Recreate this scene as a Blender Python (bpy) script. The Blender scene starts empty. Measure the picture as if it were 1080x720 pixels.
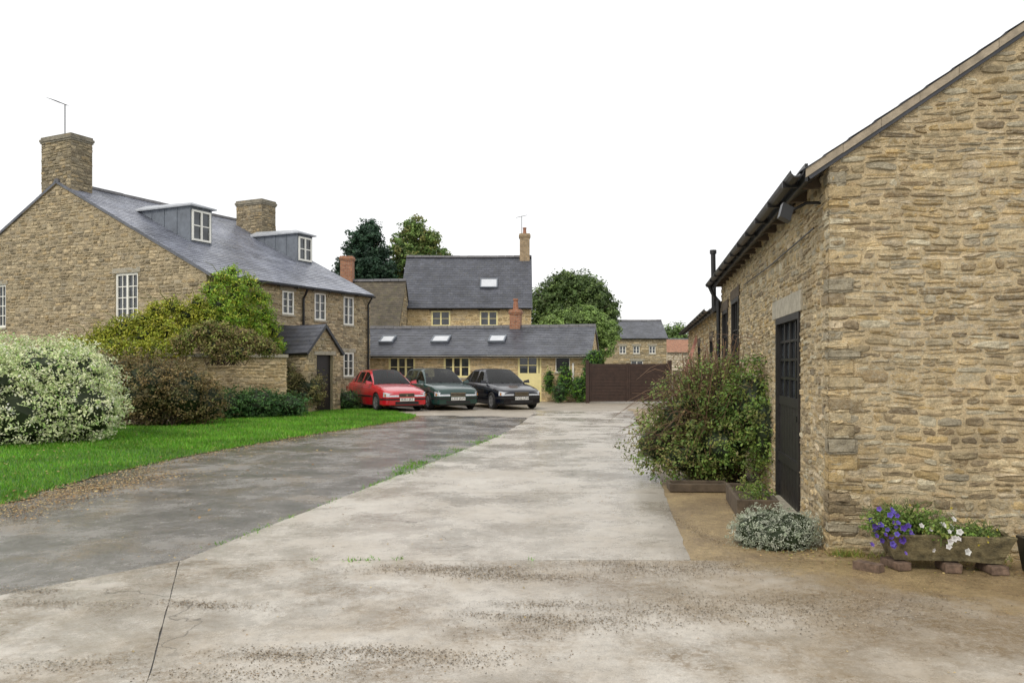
import bpy, bmesh, math, random
import numpy as np
from mathutils import Vector, Matrix
random.seed(11); rng=np.random.default_rng(11)
scene=bpy.context.scene
F=840.0; HZ=385.0; CH=1.6
def G(px,py):
    d=CH*F/(py-HZ); return ((px-540)/F*d, d)
def AT(px,d): return (px-540)/F*d
def ZT(py,d): return CH+(HZ-py)*d/F
U=random.uniform
# ------------------------------------------------------------ materials
def newmat(name):
    m=bpy.data.materials.new(name); m.use_nodes=True
    nt=m.node_tree; b=nt.nodes['Principled BSDF']; return m,nt,b
def nd(nt,t,**k):
    n=nt.nodes.new(t)
    for a,v in k.items(): setattr(n,a,v)
    return n
def noise(nt,scale,detail=4,rough=.6,vec=None,dist=0):
    n=nd(nt,'ShaderNodeTexNoise'); n.inputs['Scale'].default_value=scale
    n.inputs['Detail'].default_value=detail; n.inputs['Roughness'].default_value=rough
    n.inputs['Distortion'].default_value=dist
    if vec is not None: nt.links.new(vec,n.inputs['Vector'])
    return n.outputs['Fac']
def ramp(nt,fac,stops):
    r=nd(nt,'ShaderNodeValToRGB'); e=r.color_ramp.elements
    while len(e)>1: e.remove(e[-1])
    e[0].position=stops[0][0]; e[0].color=(*stops[0][1],1) if not isinstance(stops[0][1],(int,float)) else (stops[0][1],)*3+(1,)
    for p,c in stops[1:]:
        x=e.new(p); x.color=(*c,1) if not isinstance(c,(int,float)) else (c,c,c,1)
    nt.links.new(fac,r.inputs[0]); return r.outputs[0]
def mix(nt,fac,a,b,mode='MIX'):
    m=nd(nt,'ShaderNodeMix',data_type='RGBA',blend_type=mode)
    def s(i,v):
        if isinstance(v,(int,float)):
            m.inputs[i].default_value=v if i==0 else (v,v,v,1)
        elif isinstance(v,tuple): m.inputs[i].default_value=(*v,1)
        else: nt.links.new(v,m.inputs[i])
    s(0,fac); s(6,a); s(7,b); return m.outputs[2]
def math_(nt,op,a,b=0.0):
    m=nd(nt,'ShaderNodeMath',operation=op)
    for i,v in enumerate((a,b)):
        if isinstance(v,(int,float)): m.inputs[i].default_value=v
        else: nt.links.new(v,m.inputs[i])
    return m.outputs[0]
def bump(nt,b,h,strength=.5,dist=.02):
    n=nd(nt,'ShaderNodeBump'); n.inputs['Strength'].default_value=strength; n.inputs['Distance'].default_value=dist
    nt.links.new(h,n.inputs['Height']); nt.links.new(n.outputs[0],b.inputs['Normal'])
def ocoord(nt): return nd(nt,'ShaderNodeTexCoord').outputs['Object']
def tint(nt): return nd(nt,'ShaderNodeAttribute',attribute_name='tint').outputs['Color']
def setc(nt,b,c):
    if isinstance(c,tuple): b.inputs['Base Color'].default_value=(*c,1)
    else: nt.links.new(c,b.inputs['Base Color'])

def m_stone(name='rubble_stone',lichen=.75,fine=55,dark=.36,gain=(1.12,1.08,1.0)):
    m,nt,b=newmat(name); o=ocoord(nt); t=tint(nt)
    v=ramp(nt,noise(nt,11,9,.75,o),[(.3,.6),(.5,1.0),(.72,1.4)])
    c=mix(nt,1.0,t,v,'MULTIPLY')
    sp=ramp(nt,noise(nt,75,4,.8,o),[(.3,.68),(.5,1.0),(.7,1.3)])
    c=mix(nt,1.0,c,sp,'MULTIPLY')
    c=mix(nt,1.0,c,gain,'MULTIPLY')
    li=ramp(nt,noise(nt,26,7,.8,o),[(.50,0.0),(.62,1.0)])
    lm=ramp(nt,noise(nt,1.1,4,.6,o),[(.38,0.08),(.62,lichen)])
    c=mix(nt,math_(nt,'MULTIPLY',li,lm),c,(.52,.49,.39))
    dk=ramp(nt,noise(nt,1.9,7,.75,o),[(.5,0.0),(.72,dark)])
    c=mix(nt,dk,c,(.07,.06,.045))
    setc(nt,b,c); b.inputs['Roughness'].default_value=.88
    h=math_(nt,'ADD',noise(nt,fine,7,.75,o),math_(nt,'MULTIPLY',noise(nt,17,5,.7,o),1.7))
    bump(nt,b,h,.9,.02); return m
def m_slate(name,c1,c2,bw=.28,rh=.2,rough=.42,moss=.25,mossc=(.13,.12,.06)):
    m,nt,b=newmat(name); uv=nd(nt,'ShaderNodeTexCoord').outputs['UV']; o=ocoord(nt)
    br=nd(nt,'ShaderNodeTexBrick'); nt.links.new(uv,br.inputs['Vector'])
    br.inputs['Color1'].default_value=(*c1,1); br.inputs['Color2'].default_value=(*c2,1)
    br.inputs['Mortar'].default_value=(c1[0]*.45,c1[1]*.45,c1[2]*.45,1)
    br.inputs['Scale'].default_value=1; br.inputs['Mortar Size'].default_value=.005
    br.inputs['Brick Width'].default_value=bw; br.inputs['Row Height'].default_value=rh
    n1=ramp(nt,noise(nt,.8,7,.75,o),[(.3,.55),(.7,1.5)])
    c=mix(nt,1.0,br.outputs['Color'],n1,'MULTIPLY')
    mo=ramp(nt,noise(nt,5,6,.8,o),[(.52,0.0),(.70,moss)])
    c=mix(nt,mo,c,mossc)
    setc(nt,b,c)
    nt.links.new(ramp(nt,noise(nt,2.5,4,.6,o),[(.3,rough-.12),(.7,rough+.2)]),b.inputs['Roughness'])
    bump(nt,b,math_(nt,'ADD',br.outputs['Fac'],math_(nt,'MULTIPLY',noise(nt,14,3,.6,o),-.8)),.5,-.012)
    return m
def m_brick(name,c1,c2):
    m,nt,b=newmat(name); uv=nd(nt,'ShaderNodeTexCoord').outputs['UV']; o=ocoord(nt)
    br=nd(nt,'ShaderNodeTexBrick'); nt.links.new(uv,br.inputs['Vector'])
    br.inputs['Color1'].default_value=(*c1,1); br.inputs['Color2'].default_value=(*c2,1)
    br.inputs['Mortar'].default_value=(.3,.27,.22,1); br.inputs['Scale'].default_value=1
    br.inputs['Mortar Size'].default_value=.008; br.inputs['Brick Width'].default_value=.225; br.inputs['Row Height'].default_value=.075
    c=mix(nt,1.0,br.outputs['Color'],ramp(nt,noise(nt,7,5,.7,o),[(.3,.6),(.7,1.3)]),'MULTIPLY')
    setc(nt,b,c); b.inputs['Roughness'].default_value=.88; bump(nt,b,br.outputs['Fac'],.4,-.01); return m
def m_plain(name,c,rough=.6,var=.25,scale=8,metal=0,bmp=.15,coat=0,spec=.5):
    m,nt,b=newmat(name); o=ocoord(nt)
    v=ramp(nt,noise(nt,scale,6,.65,o),[(.3,1-var),(.7,1+var)])
    setc(nt,b,mix(nt,1.0,c,v,'MULTIPLY')); b.inputs['Roughness'].default_value=rough
    b.inputs['Metallic'].default_value=metal
    b.inputs['Coat Weight'].default_value=coat; b.inputs['Coat Roughness'].default_value=.04
    b.inputs['Specular IOR Level'].default_value=spec
    if bmp: bump(nt,b,noise(nt,scale*5,4,.6,o),bmp,.01)
    return m
def m_tint(name,rough=.6,transl=.0,spec=.3):
    m,nt,b=newmat(name); setc(nt,b,tint(nt)); b.inputs['Roughness'].default_value=rough
    b.inputs['Specular IOR Level'].default_value=spec
    if transl:
        tr=nd(nt,'ShaderNodeBsdfTranslucent'); nt.links.new(tint(nt),tr.inputs[0])
        mx=nd(nt,'ShaderNodeMixShader'); mx.inputs[0].default_value=transl
        nt.links.new(b.outputs[0],mx.inputs[1]); nt.links.new(tr.outputs[0],mx.inputs[2])
        nt.links.new(mx.outputs[0],nt.nodes['Material Output'].inputs[0])
    return m
def m_glass(name,c=(.03,.035,.04),rough=.06,spec=.7):
    m,nt,b=newmat(name); o=ocoord(nt)
    setc(nt,b,mix(nt,ramp(nt,noise(nt,3,2,.5,o),[(.4,0.0),(.65,.7)]),c,tuple(x*2.5 for x in c)))
    b.inputs['Roughness'].default_value=rough; b.inputs['Specular IOR Level'].default_value=spec
    return m
def m_clear(name):
    m,nt,b=newmat(name); nt.nodes.remove(b)
    tr=nd(nt,'ShaderNodeBsdfTransparent'); tr.inputs[0].default_value=(.42,.47,.46,1)
    gl=nd(nt,'ShaderNodeBsdfGlossy'); gl.inputs['Roughness'].default_value=.02
    fr=nd(nt,'ShaderNodeFresnel'); fr.inputs[0].default_value=1.45
    mx=nd(nt,'ShaderNodeMixShader'); nt.links.new(fr.outputs[0],mx.inputs[0]); nt.links.new(tr.outputs[0],mx.inputs[1]); nt.links.new(gl.outputs[0],mx.inputs[2])
    nt.links.new(mx.outputs[0],nt.nodes['Material Output'].inputs[0]); return m
SAND1=(.38,.285,.15); SAND2=(.22,.16,.09)
def sandcol(nt,o):
    c=mix(nt,ramp(nt,noise(nt,1.4,7,.72,o,.2),[(.35,0.0),(.62,1.0)]),SAND1,SAND2)
    c=mix(nt,1.0,c,ramp(nt,noise(nt,14,6,.8,o),[(.3,.65),(.5,1.0),(.7,1.25)]),'MULTIPLY')
    return mix(nt,1.0,c,ramp(nt,noise(nt,70,5,.85,o),[(.3,.45),(.5,1.0),(.72,1.6)]),'MULTIPLY')
def m_concrete(name,apron):
    m,nt,b=newmat(name); o=ocoord(nt)
    base=mix(nt,ramp(nt,noise(nt,.4,8,.68,o,.1),[(.34,0.0),(.66,1.0)]),(.58,.545,.485),(.44,.40,.34))
    c=mix(nt,1.0,base,ramp(nt,noise(nt,100,5,.9,o),[(.30,.55),(.5,1.0),(.72,1.25)]),'MULTIPLY')
    c=mix(nt,1.0,c,ramp(nt,noise(nt,9,9,.85,o),[(.3,.68),(.5,1.0),(.75,1.14)]),'MULTIPLY')
    sx=nd(nt,'ShaderNodeSeparateXYZ'); nt.links.new(o,sx.inputs[0])
    X,Y=sx.outputs[0],sx.outputs[1]
    d1=ramp(nt,noise(nt,1.0,6,.7,o,.2),[(.46,0.0),(.60,1.0)])
    d2=ramp(nt,noise(nt,22,7,.9,o),[(.45,0.0),(.53,1.0)])
    amt=.9 if apron else .35
    c=mix(nt,math_(nt,'MULTIPLY',math_(nt,'MULTIPLY',d1,d2),amt),c,(.21,.15,.085))
    tw=ramp(nt,noise(nt,.8,7,.75,o,.2),[(.45,0.0),(.65,.5 if apron else .2)])
    c=mix(nt,tw,c,(.33,.26,.17))
    wn=noise(nt,.5,10,.78,o,.1)
    w=ramp(nt,wn,[(.46,0.0),(.60,1.0)])
    c=mix(nt,math_(nt,'MULTIPLY',w,.42 if apron else .3),c,(.16,.14,.11))
    # darker damp band along the barn side of the drive
    if not apron:
        e=math_(nt,'SUBTRACT',X,math_(nt,'ADD',math_(nt,'MULTIPLY',Y,.13),.2))
        e=math_(nt,'ADD',e,math_(nt,'MULTIPLY',math_(nt,'SUBTRACT',noise(nt,1.5,7,.75,o),.5),1.6))
        c=mix(nt,ramp(nt,e,[(.0,0.0),(.45,.5)]),c,(.19,.165,.13))
    vo=nd(nt,'ShaderNodeTexVoronoi',feature='DISTANCE_TO_EDGE'); vo.inputs['Scale'].default_value=.42
    ad=nd(nt,'ShaderNodeVectorMath',operation='ADD'); nn=nd(nt,'ShaderNodeTexNoise'); nn.inputs['Scale'].default_value=2.5; nn.inputs['Detail'].default_value=6
    nt.links.new(o,nn.inputs['Vector'])
    sc=nd(nt,'ShaderNodeVectorMath',operation='SCALE'); sc.inputs['Scale'].default_value=.5; nt.links.new(nn.outputs['Color'],sc.inputs[0])
    nt.links.new(o,ad.inputs[0]); nt.links.new(sc.outputs[0],ad.inputs[1]); nt.links.new(ad.outputs[0],vo.inputs['Vector'])
    cr=ramp(nt,vo.outputs['Distance'],[(0.0,1.0),(.004,.0)])
    crm=ramp(nt,noise(nt,.5,2,.5,o),[(.5,0.0),(.56,.7)])
    c=mix(nt,math_(nt,'MULTIPLY',cr,crm),c,(.07,.06,.045))
    rough=ramp(nt,wn,[(.42,.48),(.56,.12)])
    if apron:
        dd=math_(nt,'ADD',math_(nt,'MULTIPLY',math_(nt,'SUBTRACT',X,1.55),.616),math_(nt,'MULTIPLY',math_(nt,'SUBTRACT',Y,6.3),.788))
        dd=math_(nt,'MINIMUM',dd,math_(nt,'MULTIPLY',math_(nt,'SUBTRACT',X,1.25),1.0))
        dn=math_(nt,'ADD',dd,math_(nt,'MULTIPLY',math_(nt,'SUBTRACT',noise(nt,2.2,8,.78,o,.2),.5),1.4))
        mk=ramp(nt,dn,[(0.0,0.0),(.32,.95)])
        mk2=ramp(nt,math_(nt,'MULTIPLY',math_(nt,'ADD',dd,2.0),.5),[(.0,0.0),(1.0,.8)])
        mk2=math_(nt,'MULTIPLY',mk2,ramp(nt,noise(nt,1.7,7,.75,o,.2),[(.35,.3),(.6,1.0)]))
        c=mix(nt,mk2,c,mix(nt,1.0,(.24,.175,.10),ramp(nt,noise(nt,60,5,.85,o),[(.3,.55),(.7,1.5)]),'MULTIPLY'))
        c=mix(nt,mk,c,sandcol(nt,o))
    setc(nt,b,c); nt.links.new(rough,b.inputs['Roughness'])
    bump(nt,b,math_(nt,'ADD',noise(nt,70,6,.85,o),math_(nt,'MULTIPLY',noise(nt,6,6,.7,o),1.6)),.4,.010); return m
def m_asphalt():
    m,nt,b=newmat('wet_tarmac'); o=ocoord(nt)
    wn=noise(nt,.75,10,.8,o,.1)
    c=mix(nt,ramp(nt,wn,[(.38,0.0),(.62,1.0)]),(.235,.22,.20),(.10,.095,.09))
    c=mix(nt,1.0,c,ramp(nt,noise(nt,110,5,.92,o),[(.32,.4),(.5,1.0),(.70,2.0)]),'MULTIPLY')
    c=mix(nt,1.0,c,ramp(nt,noise(nt,9,8,.85,o),[(.3,.65),(.7,1.3)]),'MULTIPLY')
    d=math_(nt,'MULTIPLY',ramp(nt,noise(nt,1.2,6,.7,o,.2),[(.50,0.0),(.62,1.0)]),ramp(nt,noise(nt,26,6,.9,o),[(.45,0.0),(.54,.8)]))
    c=mix(nt,d,c,(.22,.165,.10))
    setc(nt,b,c)
    nt.links.new(ramp(nt,wn,[(.38,.42),(.56,.10)]),b.inputs['Roughness'])
    bump(nt,b,math_(nt,'ADD',noise(nt,85,6,.88,o),math_(nt,'MULTIPLY',noise(nt,5,6,.75,o),1.6)),.35,.010); return m
def m_soil(name,c1,c2,wet=.75):
    m,nt,b=newmat(name); o=ocoord(nt)
    c=mix(nt,ramp(nt,noise(nt,1.4,6,.7,o,.2),[(.35,0.0),(.62,1.0)]),c1,c2)
    c=mix(nt,1.0,c,ramp(nt,noise(nt,60,5,.85,o),[(.3,.5),(.5,1.0),(.72,1.5)]),'MULTIPLY')
    setc(nt,b,c); b.inputs['Roughness'].default_value=wet
    bump(nt,b,math_(nt,'ADD',noise(nt,45,5,.8,o),noise(nt,8,4,.6,o)),.6,.02); return m

M={}
M['stone']=m_stone()
M['stone_far']=m_stone('weathered_stone',.55,30,.34,(1.16,1.10,.99))
M['slate']=m_slate('wet_slate',(.21,.225,.27),(.145,.155,.195),rough=.30,moss=.12)
M['slate2']=m_slate('old_slate',(.080,.085,.104),(.052,.056,.070),rough=.36,moss=.3)
M['tile']=m_slate('mossy_tile',(.115,.095,.065),(.07,.058,.042),.2,.16,.7,.7,(.14,.14,.06))
M['slate_far']=m_slate('far_slate',(.10,.105,.125),(.075,.08,.09))
M['brick']=m_brick('red_brick',(.40,.17,.085),(.28,.11,.06))
M['buff']=m_brick('buff_brick',(.42,.30,.17),(.31,.22,.12))
M['cream']=m_plain('cream_paint',(.82,.73,.36),.5,.08,5)
M['white']=m_plain('white_paint',(.84,.83,.76),.4,.06,5)
M['lead']=m_plain('lead_sheet',(.16,.18,.21),.5,.25,4)
M['leadlight']=m_plain('lead_roof',(.36,.38,.41),.45,.2,4)
M['black']=m_plain('black_metal',(.012,.012,.012),.4,.3,10)
M['door']=m_plain('dark_door_wood',(.016,.014,.013),.5,.4,9)
M['gate']=m_plain('brown_gate_wood',(.042,.022,.015),.65,.35,6)
M['glass']=m_glass('window_glass')
M['darkglass']=m_glass('dark_window_glass',(.008,.009,.01),.15,.3)
M['skyglass']=m_plain('skylight_glass',(.55,.57,.6),.15,.1,3,bmp=0)
M['lintel']=m_plain('concrete_lintel',(.36,.33,.26),.85,.3,12,bmp=.4)
M['capstone']=m_plain('chimney_capstone',(.22,.20,.155),.9,.45,8,bmp=.5)
M['verge']=m_plain('mortar_verge',(.34,.285,.21),.85,.3,10,bmp=.5)
M['wood']=m_plain('weathered_wood',(.10,.075,.05),.8,.4,9,bmp=.5)
M['trough']=m_plain('mossy_trough',(.15,.125,.065),.9,.7,16,bmp=1.2)
M['bark']=m_plain('bark',(.07,.055,.04),.9,.4,9,bmp=.6)
M['leaf']=m_tint('foliage',.45,.3,.35)
M['litter']=m_tint('litter',.7)
M['petal']=m_tint('petals',.6,.2)
M['clay']=m_plain('clay_pot',(.30,.14,.085),.85,.45,14,bmp=.6)
M['oldbrick']=m_plain('dirty_brick',(.15,.10,.07),.9,.6,22,bmp=.9)
M['ridge']=m_plain('ridge_tile',(.12,.118,.125),.7,.3,5)
M['pole']=m_plain('pink_wood',(.42,.20,.15),.7,.2,9)
M['conc']=m_concrete('old_concrete',False); M['apron']=m_concrete('gritty_concrete',True); M['asph']=m_asphalt()
mm,nt_,b_0=newmat('verge_soil'); o_=ocoord(nt_); setc(nt_,b_0,sandcol(nt_,o_)); b_0.inputs['Roughness'].default_value=.5; bump(nt_,b_0,math_(nt_,'ADD',noise(nt_,70,6,.8,o_),math_(nt_,'MULTIPLY',noise(nt_,6,5,.65,o_),1.5)),.5,.015); M['verge_soil']=mm
M['gravel']=m_soil('yard_gravel',(.42,.37,.30),(.28,.245,.195),.5)
M['earth']=m_soil('earth_and_grass',(.06,.09,.03),(.08,.07,.04),.9)
M['turf']=m_soil('turf',(.055,.15,.012),(.04,.10,.012),.9)
M['joint']=m_soil('joint_soil',(.075,.062,.042),(.05,.042,.03),.9)
M['chrome']=m_plain('chrome',(.6,.6,.6),.15,.05,5,1,0)
M['tyre']=m_plain('tyre_rubber',(.015,.015,.015),.8,.2,9)
M['rim']=m_plain('alloy_rim',(.42,.42,.43),.3,.1,5,.8,0)
M['trim']=m_plain('black_trim',(.014,.014,.015),.55,.1,9,bmp=0)
M['interior']=m_plain('car_interior',(.022,.021,.022),.8,.3,9,bmp=0)
M['lamp']=m_plain('headlight_glass',(.55,.57,.6),.08,.3,25,.2,0,.5)
M['amber']=m_plain('indicator_lens',(.5,.2,.03),.2,.1,9,bmp=0)
M['tail']=m_plain('tail_lens',(.3,.01,.01),.2,.1,9,bmp=0)
M['plate']=m_plain('plate_white',(.75,.75,.72),.4,.03,9,bmp=0)
M['carglass']=m_clear('car_glass')
# ------------------------------------------------------------ mesh builder
class MB:
    def __init__(s): s.v=[];s.f=[];s.uv=[];s.c=[];s.m=[]
    def add(s,vs,fs,col=(.5,.5,.5),m=0,uvs=None):
        n=len(s.v); s.v.extend([tuple(map(float,p)) for p in vs])
        if isinstance(col,(tuple,list)) and len(col)==3 and not isinstance(col[0],(tuple,list,np.ndarray)): s.c.extend([tuple(col)]*len(vs))
        else: s.c.extend([tuple(map(float,q)) for q in col])
        for i,f in enumerate(fs):
            s.f.append(tuple(int(k)+n for k in f)); s.m.append(m)
            s.uv.append(uvs[i] if uvs else None)
    def quad(s,a,b,c,d,col=(.5,.5,.5),m=0,uv=None): s.add([a,b,c,d],[(0,1,2,3)],col,m,[uv] if uv else None)
    def hexa(s,P,col=(.5,.5,.5),m=0):
        P=[Vector(p) for p in P]
        fs=[(0,3,2,1),(4,5,6,7),(0,1,5,4),(1,2,6,5),(2,3,7,6),(3,0,4,7)]
        uvs=[]
        for f in fs:
            a,b,c,d=[P[i] for i in f]; w=(b-a).length; h=(d-a).length
            uvs.append([(0,0),(w,0),(w,h),(0,h)])
        s.add(P,fs,col,m,uvs)
    def box(s,x0,x1,y0,y1,z0,z1,col=(.5,.5,.5),m=0):
        s.hexa([(x0,y0,z0),(x1,y0,z0),(x1,y1,z0),(x0,y1,z0),(x0,y0,z1),(x1,y0,z1),(x1,y1,z1),(x0,y1,z1)],col,m)
    def fbox(s,fr,u0,u1,z0,z1,d0,d1,col=(.5,.5,.5),m=0):
        s.hexa([fr.p(u0,z0,d0),fr.p(u1,z0,d0),fr.p(u1,z0,d1),fr.p(u0,z0,d1),fr.p(u0,z1,d0),fr.p(u1,z1,d0),fr.p(u1,z1,d1),fr.p(u0,z1,d1)],col,m)
    def tube(s,pts,rad,seg=8,col=(.5,.5,.5),m=0,cap=True):
        pts=[Vector(p) for p in pts]; rings=[]
        if not isinstance(rad,(list,tuple)): rad=[rad]*len(pts)
        for i,p in enumerate(pts):
            t=(pts[min(i+1,len(pts)-1)]-pts[max(i-1,0)]).normalized()
            a=t.cross(Vector((0,0,1))) if abs(t.z)<.95 else t.cross(Vector((1,0,0)))
            a.normalize(); b=t.cross(a)
            rings.append([p+(a*math.cos(2*math.pi*k/seg)+b*math.sin(2*math.pi*k/seg))*rad[i] for k in range(seg)])
        vs=[q for r in rings for q in r]; fs=[]
        for i in range(len(pts)-1):
            for k in range(seg):
                fs.append((i*seg+k,i*seg+(k+1)%seg,(i+1)*seg+(k+1)%seg,(i+1)*seg+k))
        if cap: fs.append(tuple(range(seg))[::-1]); fs.append(tuple((len(pts)-1)*seg+k for k in range(seg)))
        s.add(vs,fs,col,m)
    def build(s,name,mats,parent=None,smooth=False,recalc=False,**props):
        me=bpy.data.meshes.new(name); me.from_pydata(s.v,[],s.f)
        if not isinstance(mats,(list,tuple)): mats=[mats]
        for mm in mats: me.materials.append(mm)
        me.polygons.foreach_set('material_index',s.m)
        if any(u for u in s.uv):
            uvl=me.uv_layers.new(name='UVMap'); arr=[]
            for f,u in zip(s.f,s.uv):
                if u:
                    for q in u: arr.extend(q)
                else: arr.extend([0,0]*len(f))
            uvl.data.foreach_set('uv',arr)
        ca=me.color_attributes.new('tint','FLOAT_COLOR','POINT')
        a=np.ones((len(s.v),4),dtype=np.float32); a[:,:3]=np.array(s.c,dtype=np.float32).reshape(-1,3); ca.data.foreach_set('color',a.ravel())
        if recalc:
            bm=bmesh.new(); bm.from_mesh(me); bmesh.ops.recalc_face_normals(bm,faces=bm.faces); bm.to_mesh(me); bm.free()
        if smooth: me.polygons.foreach_set('use_smooth',[True]*len(me.polygons))
        me.update()
        ob=bpy.data.objects.new(name,me); scene.collection.objects.link(ob)
        if parent: ob.parent=parent
        for k,v in props.items(): ob[k]=v
        return ob
def empty(name,loc,rot,label,category,group=None):
    e=bpy.data.objects.new(name,None); e.empty_display_size=.3
    e.location=(loc[0],loc[1],loc[2] if len(loc)>2 else 0); e.rotation_euler=(0,0,rot)
    scene.collection.objects.link(e); e['label']=label; e['category']=category
    if group: e['group']=group
    return e
class Fr:
    def __init__(s,o,d,n): s.o=Vector(o);s.d=Vector(d);s.n=Vector(n)
    def p(s,u,z,D): return s.o+s.d*u+s.n*D+Vector((0,0,z))
# ------------------------------------------------------------ stone wall
PAL_BARN=[(.50,.40,.24),(.43,.335,.19),(.54,.46,.31),(.39,.325,.21),(.46,.40,.28),(.30,.24,.15),(.50,.46,.35),(.37,.335,.255),(.46,.35,.18),(.25,.20,.13),(.35,.27,.16),(.55,.47,.34)]
PAL_GREY=[(.37,.32,.22),(.30,.26,.18),(.43,.37,.26),(.23,.195,.135),(.33,.295,.225),(.46,.39,.27),(.38,.305,.185)]
PAL_GOLD=[(.54,.43,.25),(.45,.35,.20),(.58,.48,.31),(.38,.30,.175),(.50,.42,.29)]
def stone_face(mb,fr,L,topf,ops,pal,hr=(.06,.13),wr=(.12,.36),nx=5,nz=4,prot=.022,mortar=(.28,.225,.14),zmin=0,backing=True,polytop=None,gap=.006,irr=.004,edge=-.004):
    if backing:
        bm=bmesh.new()
        prof=polytop if polytop else [(L,topf(L)),(0,topf(0))]
        pts=[(0,zmin),(L,zmin)]+prof
        bm.faces.new([bm.verts.new((p[0],p[1],0)) for p in pts])
        for o in ops:
            for co,no in (((o[0],0,0),(1,0,0)),((o[1],0,0),(1,0,0)),((0,o[2],0),(0,1,0)),((0,o[3],0),(0,1,0))):
                bmesh.ops.bisect_plane(bm,geom=bm.verts[:]+bm.edges[:]+bm.faces[:],plane_co=co,plane_no=no)
        kill=[]
        for f in bm.faces:
            c=f.calc_center_median()
            if any(o[0]<c.x<o[1] and o[2]<c.y<o[3] for o in ops): kill.append(f)
        bmesh.ops.delete(bm,geom=kill,context='FACES')
        bm.verts.ensure_lookup_table(); bm.verts.index_update()
        mb.add([fr.p(v.co.x,v.co.y,0) for v in bm.verts],[[v.index for v in f.verts] for f in bm.faces],mortar)
        bm.free()
        for o in ops:
            a,b_,z0,z1=o[:4]; r=-.2
            for q in (((a,z0),(a,z1)),((b_,z0),(b_,z1)),((a,z0),(b_,z0)),((a,z1),(b_,z1))):
                (ua,za),(ub,zb)=q
                mb.add([fr.p(ua,za,.01),fr.p(ub,zb,.01),fr.p(ub,zb,r),fr.p(ua,za,r)],[(0,1,2,3)],tuple(x*.9 for x in pal[0]))
    S=[]
    zt=max(topf(u) for u in np.linspace(0,L,9)); z=zmin
    while z<zt:
        h=U(*hr)*(1.35 if random.random()<.12 else 1); u=-U(0,.1)
        while u<L:
            w=U(*wr)*(1.3 if random.random()<.15 else 1)
            pieces=[(z,z+h)]
            if h>hr[0]*1.5 and random.random()<.22: k=z+h*U(.4,.6); pieces=[(z,k),(k,z+h)]
            for (a,b_) in pieces:
                u0=max(u,0); u1=min(u+w,L)
                if u1-u0<.04: continue
                t=min(topf(u0),topf(u1))
                if a>t-.03: continue
                b2=min(b_,t); bad=False
                for o in ops:
                    if b2>o[2]+.02 and a<o[3]-.02 and u1>o[0] and u0<o[1]:
                        if u0<o[0]-.04: u1=o[0]
                        elif u1>o[1]+.04: u0=o[1]
                        else: bad=True
                if not bad and u1-u0>.035: S.append((u0,u1,a,b2))
            u+=w
        z+=h
    if not S: return
    S=np.array(S); n=len(S)
    A,B=np.meshgrid(np.linspace(0,1,nx),np.linspace(0,1,nz)); A=A.ravel();B=B.ravel()
    def sq(t,k,e):
        o=t.copy(); o[np.isclose(t,1/(k-1))]=e; o[np.isclose(t,1-1/(k-1))]=1-e; return o
    A2=sq(A,nx,.10); B2=sq(B,nz,.2)
    border=(A==0)|(A==1)|(B==0)|(B==1)
    g=gap*rng.uniform(.3,1.8,(n,1))
    u0=S[:,0:1]+g;u1=S[:,1:2]-g;z0=S[:,2:3]+g;z1=S[:,3:4]-g
    j=lambda s:rng.normal(0,s,(n,1))
    cj=[(j(.007+irr),j(.004+irr)) for _ in range(4)]
    uu=u0+(u1-u0)*A2; zz=z0+(z1-z0)*B2
    for k,(ka,kb) in enumerate(((0,0),(1,0),(1,1),(0,1))):
        w=(A2 if ka else 1-A2)*(B2 if kb else 1-B2)
        uu=uu+cj[k][0]*w; zz=zz+cj[k][1]*w
    ca=(np.abs(A2-.5)*2)**4*(np.abs(B2-.5)*2)**4
    hh=np.minimum(u1-u0,z1-z0)
    uu=uu-np.sign(A2-.5)*ca*hh*.24; zz=zz-np.sign(B2-.5)*ca*hh*.24
    zz=zz+rng.normal(0,irr*.8,(n,len(A)))
    zz=zz+.008*np.sin(uu*1.9+1.3)+.006*np.sin(uu*5.1)+irr*1.4*np.sin(uu*9+zz*3)
    P=(prot*rng.uniform(.15,1.6,(n,1)))
    D=np.where(border[None,:],edge,P*(1+0*A))+np.where(border[None,:],0,rng.normal(0,prot*.26,(n,len(A))))
    o=np.array(fr.o);d=np.array(fr.d);nn=np.array(fr.n)
    V=o+uu[...,None]*d+D[...,None]*nn; V[...,2]+=zz
    V=V.reshape(-1,3)
    base=[]
    for jz in range(nz-1):
        for jx in range(nx-1):
            k=jz*nx+jx; base.append((k,k+1,k+1+nx,k+nx))
    base=np.array(base); m=nx*nz
    Fs=(base[None]+np.arange(n)[:,None,None]*m).reshape(-1,4)
    pc=np.array(pal)[rng.integers(0,len(pal),n)]*rng.uniform(.72,1.18,(n,1))
    C=np.repeat(pc,m,axis=0)
    mb.add(V.tolist(),Fs.tolist(),C.tolist())
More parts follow.
